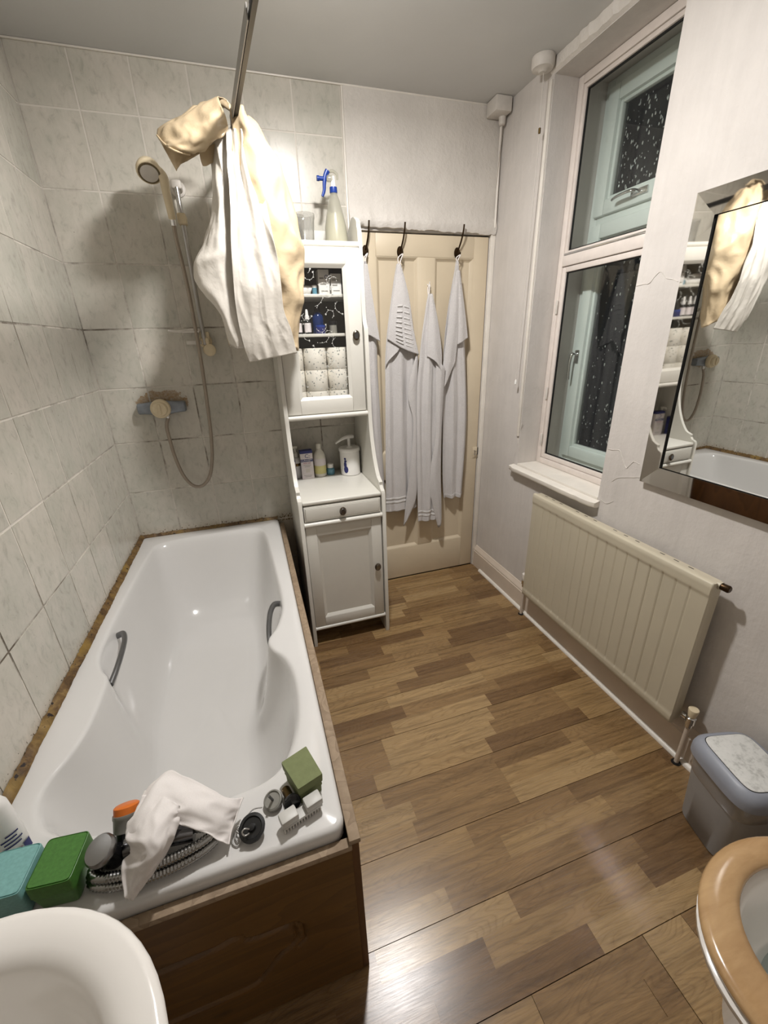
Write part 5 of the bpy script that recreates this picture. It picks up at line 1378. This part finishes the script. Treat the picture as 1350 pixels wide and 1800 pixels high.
# ================================================================== MIRROR
# hangs with its top leaning a little into the room
mir = thing('wall_mirror', 'wall mirror with a wide silvered glass frame above the radiator', 'mirror', (1.985, -1.46, 0.97))
MT = Matrix.Translation((1.978, 0, 0.967)) @ Matrix.Rotation(math.radians(-1.05), 4, 'Y')
def mpt(x, y, z): return MT @ Vector((x, y, z))
my0, my1, mz0, mz1 = -1.765, -1.152, 0.0, 0.876
fw_ = 0.068
def strip(pts):
    V = [mpt(*p) for p in pts]
    back = [mpt(0.016, p[1], p[2]) for p in pts]
    n = len(V); F = [tuple(range(n))] + [tuple(range(n, 2 * n))[::-1]] + [(k, (k + 1) % n, n + (k + 1) % n, n + k) for k in range(n)]
    bm = bmesh.new(); bv = [bm.verts.new(v) for v in V + back]
    for f in F: bm.faces.new([bv[i] for i in f])
    return frombm('frame_strip', bm, M['mirrorframe'], mir)
o_, i_ = (0.001, -0.002)         # outer edge near the wall, inner edge proud
oy0, oy1, oz0, oz1 = my0, my1, mz0, mz1
iy0, iy1, iz0, iz1 = my0 + fw_, my1 - fw_, mz0 + fw_, mz1 - fw_
strip([(o_, oy1, oz0), (o_, oy1, oz1), (i_, iy1, iz1), (i_, iy1, iz0)])
strip([(o_, oy0, oz1), (o_, oy0, oz0), (i_, iy0, iz0), (i_, iy0, iz1)])
strip([(o_, oy0, oz0), (o_, oy1, oz0), (i_, iy1, iz0), (i_, iy0, iz0)])
strip([(o_, oy1, oz1), (o_, oy0, oz1), (i_, iy0, iz1), (i_, iy1, iz1)])
def mquad(nm, x, y0, y1, z0, z1, x2, mat):
    bm = bmesh.new()
    A = [bm.verts.new(mpt(x, *p)) for p in ((y0, z0), (y1, z0), (y1, z1), (y0, z1))]; B = [bm.verts.new(mpt(x2, *p)) for p in ((y0, z0), (y1, z0), (y1, z1), (y0, z1))]
    bm.faces.new(A); bm.faces.new(B[::-1])
    for k in range(4): bm.faces.new((A[k], A[(k + 1) % 4], B[(k + 1) % 4], B[k]))
    return frombm(nm, bm, mat, mir)
mquad('mirror_glass', 0.004, iy0 + 0.002, iy1 - 0.007, iz0 + 0.002, iz1 - 0.002, 0.008, M['mirror'])
mquad('dark_rebate', 0.009, iy0, iy1, iz0, iz1, 0.012, M['gasket'])

# ================================================================== BIN
def super_ring(cx, cy, z, a, b2, rot, p=4.0, n=40):
    out = []
    for k in range(n):
        t = 2 * math.pi * k / n
        c, s = math.cos(t), math.sin(t)
        u = a * math.copysign(abs(c) ** (2 / p), c); v = b2 * math.copysign(abs(s) ** (2 / p), s)
        out.append(Vector((cx + u * math.cos(rot) - v * math.sin(rot), cy + u * math.sin(rot) + v * math.cos(rot), z)))
    return out
BC = (1.864, -1.782); BR = math.radians(-14)
bn = thing('pedal_bin', 'grey plastic swing bin with a pale marbled flap beside the toilet', 'bin', (BC[0], BC[1], 0.0))
rings_mesh('bin_body', [super_ring(*BC, z, a, b2, BR) for z, a, b2 in ((0.001, 0.070, 0.082), (0.004, 0.074, 0.086), (0.15, 0.083, 0.095), (0.262, 0.091, 0.103), (0.266, 0.091, 0.103))], M['bingrey'], bn, 50)
rings_mesh('bin_liner', [super_ring(*BC, z, a, b2, BR) for z, a, b2 in ((0.205, 0.0885, 0.1005), (0.215, 0.0925, 0.1045), (0.235, 0.0920, 0.1045), (0.255, 0.0945, 0.1065), (0.266, 0.0940, 0.1055))], M['bag'], bn, 60, False, False)
lid = rings_mesh('bin_lid', [super_ring(*BC, z, a, b2, BR, 4.2) for z, a, b2 in ((0.2665, 0.094, 0.108), (0.268, 0.100, 0.113), (0.290, 0.100, 0.113), (0.306, 0.096, 0.109), (0.318, 0.086, 0.099), (0.322, 0.078, 0.091))], M['binrim'], bn, 50)
rings_mesh('swing_flap', [super_ring(*BC, z, a, b2, BR, 6) for z, a, b2 in ((0.3205, 0.073, 0.086), (0.3235, 0.073, 0.086), (0.3245, 0.070, 0.083))], M['binflap'], lid, 40)
rings_mesh('flap_gap', [super_ring(*BC, z, a, b2, BR, 6) for z, a, b2 in ((0.3221, 0.0748, 0.0878), (0.3225, 0.0748, 0.0878))], M['gasket'], lid, 40)

# ================================================================== TOILET (faces the bath, cistern on the window wall)
wc = thing('toilet', 'white toilet with a varnished wooden seat beside the grey bin', 'toilet', (1.62, -2.14, 0.0))
TY = -2.142
def egg(x0, x1, hw, z, n=48, cx=None):
    """egg outline: front tip at x0, back at x1"""
    xm = x0 + (x1 - x0) * 0.52 if cx is None else cx
    out = []
    for k in range(n):
        t = 2 * math.pi * k / n
        c, s = math.cos(t), math.sin(t)
        u = (x1 - xm) * c if c > 0 else (xm - x0) * c
        out.append(Vector((xm + u * (1.0), TY + hw * math.copysign(abs(s) ** 0.92, s), z)))
    return out
rings_mesh('bowl', [egg(1.45, 1.78, 0.115, 0.001), egg(1.44, 1.78, 0.120, 0.02), egg(1.47, 1.77, 0.105, 0.10), egg(1.44, 1.76, 0.115, 0.18), egg(1.36, 1.75, 0.155, 0.28), egg(1.30, 1.74, 0.186, 0.36), egg(1.283, 1.74, 0.194, 0.385), egg(1.281, 1.74, 0.195, 0.398), egg(1.290, 1.735, 0.188, 0.403), egg(1.345, 1.70, 0.140, 0.402), egg(1.36, 1.69, 0.130, 0.385), egg(1.37, 1.68, 0.122, 0.32), egg(1.42, 1.64, 0.085, 0.24), egg(1.48, 1.60, 0.05, 0.20)], M['ceramic'], wc, 60)
rings_mesh('bowl_water', [egg(1.432, 1.63, 0.078, 0.252), egg(1.434, 1.628, 0.077, 0.2525)], clear('bowl_water', (0.75, 0.80, 0.80), 0.06), wc, 40)
def seat_ring():
    R = []
    for x0, x1, hw, z in ((1.296, 1.735, 0.190, 0.4045), (1.286, 1.738, 0.198, 0.408), (1.284, 1.739, 0.200, 0.416), (1.288, 1.737, 0.197, 0.423), (1.300, 1.733, 0.188, 0.4275), (1.330, 1.715, 0.170, 0.429), (1.352, 1.69, 0.156, 0.4275), (1.364, 1.675, 0.147, 0.423), (1.368, 1.67, 0.144, 0.414), (1.364, 1.675, 0.147, 0.4045)):
        R.append(egg(x0, x1, hw, z, 64))
    R.append(R[0])
    return rings_mesh('seat', R, M['seatwood'], wc, 60, False, False)
seat = seat_ring()
cs = box('cistern', 1.80, 1.975, TY - 0.21, TY + 0.21, 0.42, 0.78, M['ceramic'], wc, 0.02, 3)
box('cistern_lid', 1.79, 1.976, TY - 0.215, TY + 0.215, 0.7805, 0.81, M['ceramic'], cs, 0.008)
box('bowl_shelf', 1.70, 1.95, TY - 0.16, TY + 0.16, 0.36, 0.402, M['ceramic'], wc, 0.012)
tube('flush_pipe', [(1.89, TY, 0.425), (1.89, TY, 0.395)], 0.03, M['ceramic'], wc, 16, curve=False)

# ================================================================== WASH BASIN
bs = thing('wash_basin', 'white pedestal wash basin beside the end of the bath', 'basin', (0.26, -2.07, 0.0))
BCX, BCY = 0.262, -2.072
def bring(a, b2, z, n=64):
    out = []
    for k in range(n):
        t = 2 * math.pi * k / n; c, s = math.cos(t), math.sin(t)
        x = BCX + a * math.copysign(abs(c) ** 0.95, c); y = BCY + b2 * math.copysign(abs(s) ** 0.95, s)
        out.append(Vector((max(x, 0.006), y, z)))
    return out
rings_mesh('bowl', [bring(0.10, 0.10, 0.63), bring(0.14, 0.14, 0.64), bring(0.190, 0.190, 0.71), bring(0.212, 0.213, 0.80), bring(0.220, 0.222, 0.835), bring(0.221, 0.223, 0.845), bring(0.218, 0.220, 0.851), bring(0.210, 0.212, 0.853), bring(0.185, 0.188, 0.849), bring(0.172, 0.175, 0.843), bring(0.165, 0.168, 0.828), bring(0.159, 0.162, 0.79), bring(0.150, 0.152, 0.745), bring(0.125, 0.127, 0.705), bring(0.07, 0.07, 0.680), bring(0.02, 0.02, 0.675)], M['ceramic'], bs, 60)
rings_mesh('pedestal', [[Vector((0.20 + 0.09 * math.cos(2 * math.pi * k / 28) * s, BCY + 0.08 * math.sin(2 * math.pi * k / 28) * s, z)) for k in range(28)] for z, s in ((0.001, 1.15), (0.03, 1.1), (0.15, 0.9), (0.45, 0.85), (0.62, 1.0), (0.632, 1.05))], M['ceramic'], bs, 50)
lathe('waste_ring', [(0.0, 0.6755), (0.022, 0.6755), (0.024, 0.678), (0.012, 0.6795), (0.0, 0.678)], (BCX, BCY, 0), M['chrome'], bs, 20)
tp = lathe('tap', [(0.0, 0.850), (0.022, 0.850), (0.020, 0.90), (0.014, 0.93), (0.0, 0.931)], (0.075, BCY, 0), M['chrome'], bs, 18)
tube('tap_spout', [(0.075, BCY, 0.90), (0.12, BCY, 0.915), (0.165, BCY, 0.905), (0.17, BCY, 0.885)], 0.011, M['chrome'], tp, 12)

# ================================================================== THINGS ON THE BATH END
BZ = RIM + 0.0008
def soapbox(label, mat, c, rot, half, h, cat='soap box'):
    t = thing('soap_box', label, cat, (c[0], c[1], BZ), 'travel soap boxes on the bath end')
    rings_mesh('box_base', [super_ring(c[0], c[1], z, half[0] * s, half[1] * s, rot, 11, 64) for z, s in ((BZ, 0.80), (BZ + 0.004, 0.86), (BZ + h * 0.55, 0.97), (BZ + h * 0.6, 0.98))], mat, t, 40)
    rings_mesh('box_lid', [super_ring(c[0], c[1], z, half[0] * s, half[1] * s, rot, 11, 64) for z, s in ((BZ + h * 0.6005, 1.0), (BZ + h * 0.95, 0.99), (BZ + h * 0.985, 0.975), (BZ + h * 0.99, 0.955), (BZ + h * 0.965, 0.945), (BZ + h * 0.965, 0.93), (BZ + h, 0.915))], mat, t, 30)
    return t
soapbox('dark green speckled soap box beside the chrome hose', M['greenbox'], (0.197, -1.642), math.radians(-6), (0.036, 0.042), 0.072)
soapbox('teal speckled soap box beside the dark green one', M['tealbox'], (0.118, -1.637), math.radians(-4), (0.037, 0.042), 0.072)
t = thing('shampoo_bottle', 'white squeeze bottle with magenta and navy print beside the teal box', 'bottle', (0.070, -1.550, BZ))
pb = (0.070, -1.550)
rings_mesh('bottle_body', [super_ring(pb[0], pb[1], z, a, b2, 0.5, 2.6, 32) for z, a, b2 in ((BZ + 0.0005, 0.026, 0.018), (BZ + 0.004, 0.029, 0.021), (BZ + 0.06, 0.031, 0.022), (BZ + 0.13, 0.028, 0.020), (BZ + 0.155, 0.018, 0.015), (BZ + 0.160, 0.010, 0.010))], M['whiteplastic'], t, 50)
lathe('bottle_cap', [(0.0, 0.1602), (0.013, 0.1602), (0.013, 0.19), (0.0, 0.191)], (pb[0], pb[1], BZ), M['navy'], t, 18)
def on_bottle(name, a0, a1, z0, z1, mat):
    n = 8; V = []; F = []
    for k in range(n + 1):
        a = a0 + (a1 - a0) * k / n
        for z in (z0, z1):
            s = 0.0315; c, s2 = math.cos(a), math.sin(a)
            u = 0.0318 * math.copysign(abs(c) ** (2 / 2.6), c); v = 0.0228 * math.copysign(abs(s2) ** (2 / 2.6), s2)
            V.append((pb[0] + u * math.cos(0.5) - v * math.sin(0.5), pb[1] + u * math.sin(0.5) + v * math.cos(0.5), BZ + z))
    for k in range(n): F.append((2 * k, 2 * k + 2, 2 * k + 3, 2 * k + 1))
    return mesh(name, V, F, mat, t)
on_bottle('magenta_print', -1.75, -1.05, 0.012, 0.026, M['pink'])
on_bottle('navy_print', -0.95, -0.35, 0.006, 0.030, M['navy'])
for k, (a0, a1) in enumerate(((-1.7, -0.9), (-1.6, -0.7), (-1.65, -1.0), (-1.5, -0.8))): on_bottle('text_line', a0, a1, 0.040 + k * 0.009, 0.0435 + k * 0.009, M['navy'])

# coiled chrome shower hose
hz = thing('coiled_shower_hose', 'corrugated chrome shower hose coiled on the bath end', 'hose', (0.35, -1.655, BZ))
cl = []
for k in range(54):
    a = 2 * math.pi * k / 25 + 2.4
    lap = k / 25
    rx, ry = 0.112 - 0.004 * lap, 0.036 - 0.007 * lap
    cl.append((0.350 + rx * math.cos(a), -1.658 + ry * math.sin(a), BZ + 0.0105 + 0.0165 * min(lap, 2.1)))
def corr(pts, r, mat, par):
    P = [Vector(p) for p in cr(pts, 8)]
    # corrugation: alternate the radius along the length
    L_ = 0; R = []; n = 12; prev = None; nn = []
    step = 0.0030
    # resample
    Q = [P[0]]; acc = 0
    for a, b2 in zip(P, P[1:]):
        d = (b2 - a).length; t = 0
        while acc + (d - t) >= step:
            t += step - acc; acc = 0; Q.append(a.lerp(b2, t / d))
        acc += d - t
    for i, p in enumerate(Q):
        tg_ = (Q[min(i + 1, len(Q) - 1)] - Q[max(i - 1, 0)]).normalized()
        a = tg_.orthogonal().normalized() if prev is None else (prev - tg_ * prev.dot(tg_)).normalized()
        prev = a; b3 = tg_.cross(a); rr2 = r * (1.0 if i % 2 == 0 else 0.80)
        R.append([p + (a * math.cos(2 * math.pi * k / n) + b3 * math.sin(2 * math.pi * k / n)) * rr2 for k in range(n)])
    return rings_mesh('hose', R, mat, par, 60)
corr(cl, 0.0092, plain('hose_chrome', (0.38, 0.38, 0.37), 0.2, 1.0), hz)
tp2 = thing('loose_mixer_tap', 'loose dark chrome tap with a disc top lying in the hose coil', 'tap', (0.275, -1.652, BZ))
axlathe('tap_stem', [(0.0, 0.0), (0.018, 0.0), (0.021, 0.012), (0.018, 0.03), (0.020, 0.042), (0.0, 0.043)], (0.282, -1.645, BZ + 0.030), (-0.25, -0.25, 1.0), M['blackgloss'], tp2, 20)
axlathe('tap_disc', [(0.0, 0.043), (0.023, 0.0432), (0.026, 0.047), (0.026, 0.056), (0.023, 0.060), (0.0, 0.062)], (0.282, -1.645, BZ + 0.030), (-0.25, -0.25, 1.0), plain('dull_tap_disc', (0.32, 0.32, 0.32), 0.3, 1.0), tp2, 26)
tube('tap_barrel', [(0.30, -1.640, BZ + 0.040), (0.36, -1.644, BZ + 0.044), (0.42, -1.650, BZ + 0.040)], 0.021, M['dkchrome'], tp2, 18, rfun=lambda q: 1 - 0.15 * q)
cn = thing('grey_canister', 'short grey canister with an orange lid behind the loose tap', 'canister', (0.292, -1.590, BZ))
cb_, cdv = Vector((0.293, -1.618, BZ + 0.030)), Vector((0.02, 0.62, 0.78))
axlathe('canister_foot', [(0.0, -0.012), (0.019, -0.012), (0.019, 0.018), (0.0, 0.018)], cb_, cdv, M['black'], cn, 22)
axlathe('canister_body', [(0.0, 0.0182), (0.0235, 0.0182), (0.0235, 0.040), (0.0245, 0.042), (0.0245, 0.048), (0.0, 0.048)], cb_, cdv, M['greyplastic'], cn, 26)
axlathe('orange_lid', [(0.0, 0.0482), (0.0225, 0.0482), (0.0225, 0.060), (0.020, 0.062), (0.0, 0.062)], cb_, cdv, M['orange'], cn, 26)
# white cloth draped over hose and tap
clo = thing('white_cloth', 'white cotton cloth draped over the tap and hose coil', 'cloth', (0.38, -1.63, BZ))
def C(px_, py_, z): return at(px_, py_, z=BZ + z + 0.006)
Sheet([[C(257, 1392, .070), C(268, 1374, .082), C(297, 1356, .088), C(325, 1366, .086), C(365, 1385, .074), C(400, 1405, .050), C(427, 1402, .034)],
       [C(240, 1420, .078), C(258, 1398, .092), C(282, 1378, .094), C(322, 1392, .092), C(362, 1406, .078), C(396, 1418, .052), C(420, 1420, .030)],
       [C(226, 1448, .076), C(252, 1428, .094), C(280, 1412, .094), C(318, 1420, .088), C(355, 1432, .072), C(388, 1440, .046), C(414, 1440, .024)],
       [C(224, 1466, .070), C(250, 1462, .088), C(284, 1440, .092), C(310, 1436, .078), C(350, 1452, .062), C(380, 1464, .036), C(406, 1462, .018)],
       [C(228, 1482, .064), C(252, 1486, .080), C(292, 1458, .086), C(312, 1448, .070), C(352, 1460, .056), C(382, 1476, .032), C(402, 1484, .012)]
       ]).build('cloth_top', M['cloth'], clo, 48, 40, 0.0012, crumple(41.0, 2.4, 1.8, 0.010))
Sheet([[C(252, 1400, .088), C(270, 1392, .095), C(290, 1402, .096), C(304, 1410, .094), C(316, 1420, .090)],
       [C(228, 1440, .084), C(248, 1440, .100), C(276, 1440, .100), C(302, 1430, .094), C(318, 1428, .088)],
       [C(222, 1470, .074), C(246, 1476, .092), C(274, 1474, .094), C(300, 1452, .086), C(316, 1440, .078)],
       [C(230, 1496, .062), C(252, 1504, .076), C(272, 1500, .078), C(292, 1486, .070), C(306, 1466, .060)],
       [C(218, 1512, .046), C(240, 1526, .056), C(258, 1528, .056), C(274, 1518, .046), C(286, 1504, .036)],
       [C(217, 1540, .034), C(232, 1550, .038), C(246, 1550, .034), C(258, 1544, .026), C(268, 1534, .018)],
       [C(222, 1578, .014), C(228, 1582, .012), C(233, 1580, .010), C(240, 1572, .008), C(250, 1562, .006)]
       ]).build('cloth_fold', M['cloth'], clo, 36, 50, 0.0012, crumple(52.0, 1.9, 2.6, 0.010))
tube('cloth_hem', [C(427, 1402, .036), C(420, 1420, .032), C(414, 1440, .026), C(406, 1462, .020), C(402, 1484, .014)], 0.0018, M['cloth'], clo, 8)
# black plug with ball chain
pg = thing('bath_plug', 'black rubber bath plug with a bead chain beside the cloth', 'plug', (0.524, -1.668, BZ))
axlathe('plug_body', [(0.0, 0.0), (0.019, 0.0), (0.022, 0.004), (0.026, 0.010), (0.026, 0.014), (0.020, 0.015), (0.018, 0.012), (0.008, 0.012), (0.006, 0.018), (0.0, 0.019)], (0.526, -1.664, BZ + 0.008), (-0.12, -0.32, 1.0), M['black'], pg, 28)
tube('plug_ring', [(0.520, -1.674, BZ + 0.028), (0.512, -1.674, BZ + 0.033), (0.507, -1.678, BZ + 0.030), (0.512, -1.682, BZ + 0.025), (0.520, -1.680, BZ + 0.025)], 0.0016, M['steel'], pg, 8)
bm = bmesh.new(); rr = random.Random(8)
path = cr([(0.545, -1.635, BZ + 0.022), (0.525, -1.627, BZ + 0.012), (0.507, -1.640, BZ + 0.006), (0.498, -1.655, BZ + 0.003), (0.506, -1.668, BZ + 0.003), (0.496, -1.676, BZ + 0.003), (0.490, -1.664, BZ + 0.006), (0.498, -1.646, BZ + 0.005), (0.489, -1.650, BZ + 0.004), (0.484, -1.672, BZ + 0.003), (0.494, -1.682, BZ + 0.003), (0.503, -1.672, BZ + 0.007), (0.494, -1.658, BZ + 0.008)], 9)
for p in path:
    q = bmesh.ops.create_icosphere(bm, subdivisions=1, radius=0.0017)
    for v in q['verts']: v.co += Vector(p)
setp(frombm('bead_chain', bm, M['steel'], pg, 60), kind='stuff')
# metal waste stopper
ws = thing('waste_stopper', 'round grey metal waste stopper with an upright pin', 'stopper', (0.568, -1.618, BZ))
axlathe('stopper_disc', [(0.0, 0.0), (0.018, 0.0), (0.020, 0.004), (0.020, 0.011), (0.017, 0.013), (0.015, 0.010), (0.004, 0.010), (0.0, 0.010)], (0.570, -1.620, BZ + 0.006), (-0.25, -0.25, 1.0), M['greyplastic'], ws, 26)
tube('stopper_pin', [(0.568, -1.622, BZ + 0.014), (0.562, -1.628, BZ + 0.040)], 0.0028, M['dkchrome'], ws, 10, curve=False)
# olive foam block with a brass fitting
fb = thing('foam_block', 'olive green cube of soap at the corner of the bath', 'soap', (0.641, -1.585, BZ))
top = [at(494, 1340, z=BZ + 0.056), at(538, 1311, z=BZ + 0.056), at(567, 1360, z=BZ + 0.056), at(524, 1388, z=BZ + 0.056)]
cen = sum(top, Vector()) / 4
R = []
for z, s in ((0.0, 0.86), (0.018, 0.88), (0.022, 0.93), (0.030, 0.90), (0.034, 0.97), (0.052, 1.0), (0.056, 0.985)):
    ring = []
    for k in range(4):
        for q in (0.02, 0.35, 0.65, 0.98):
            p = top[k].lerp(top[(k + 1) % 4], q); p = cen + (p - cen) * s; ring.append(Vector((p.x, p.y, BZ + z)))
    R.append(ring)
rings_mesh('block', R, M['olive'], fb, 30)
bf = thing('brass_fitting', 'brass tap fitting with a black collar beside the olive cube', 'fitting', (0.602, -1.628, BZ))
axlathe('brass_tube', [(0.0, 0.0), (0.0095, 0.0), (0.0095, 0.040), (0.0, 0.040)], (0.596, -1.607, BZ + 0.012), (0.28, -1.0, 0.32), M['brass'], bf, 18)
axlathe('black_collar', [(0.0, 0.0402), (0.017, 0.0402), (0.018, 0.043), (0.018, 0.047), (0.015, 0.048), (0.0, 0.046)], (0.596, -1.607, BZ + 0.012), (0.28, -1.0, 0.32), M['blackgloss'], bf, 22)
lathe('fitting_foot', [(0.0, 0.0), (0.010, 0.0), (0.009, 0.008), (0.0, 0.008)], (0.600, -1.622, BZ), M['blackgloss'], bf, 14)
# white plastic nail brush
nb = thing('nail_brush', 'white plastic nail brush with two grip blocks near the rim corner', 'brush', (0.622, -1.672, BZ))
NB = Matrix.Translation((0.622, -1.668, BZ)) @ Matrix.Rotation(math.radians(17), 4, 'Z')
def nbox(nm, x0, x1, y0, y1, z0, z1, mat, bev, par=None):
    bm = bmesh.new(); bmbox(bm, x0, x1, y0, y1, z0, z1, bev); bmesh.ops.transform(bm, matrix=NB, verts=bm.verts)
    return frombm(nm, bm, mat, par or nb, 40)
NBM = plain('grey_white_plastic', s2l(196, 194, 188), 0.45)
br_ = nbox('brush_back', -0.042, 0.044, -0.012, 0.012, 0.012, 0.018, NBM, 0.001)
nbox('grip_block', -0.044, -0.008, -0.013, 0.013, 0.0182, 0.036, NBM, 0.003); nbox('grip_block', 0.010, 0.046, -0.013, 0.013, 0.0182, 0.036, NBM, 0.003)
bm = bmesh.new()
for i in range(14):
    for j in range(3):
        x = -0.040 + i * 0.0061; y = -0.009 + j * 0.009
        q = bmesh.ops.create_cone(bm, segments=5, radius1=0.0018, radius2=0.0016, depth=0.012, cap_ends=True)
        for v in q['verts']: v.co = NB @ (v.co + Vector((x, y, 0.006)))
setp(frombm('bristles', bm, M['offwhite'], nb), kind='stuff')

# ---- ceiling lamp fitting (out of the picture, above the middle of the room)
lamp = thing('ceiling_lamp', 'round white ceiling lamp in the middle of the room', 'lamp', (LAMP.x, LAMP.y, H))
lathe('lamp_base', [(0.050, -0.001), (0.052, -0.004), (0.045, -0.010), (0.0, -0.011)], (LAMP.x, LAMP.y, H), M['whiteplastic'], lamp, 32)
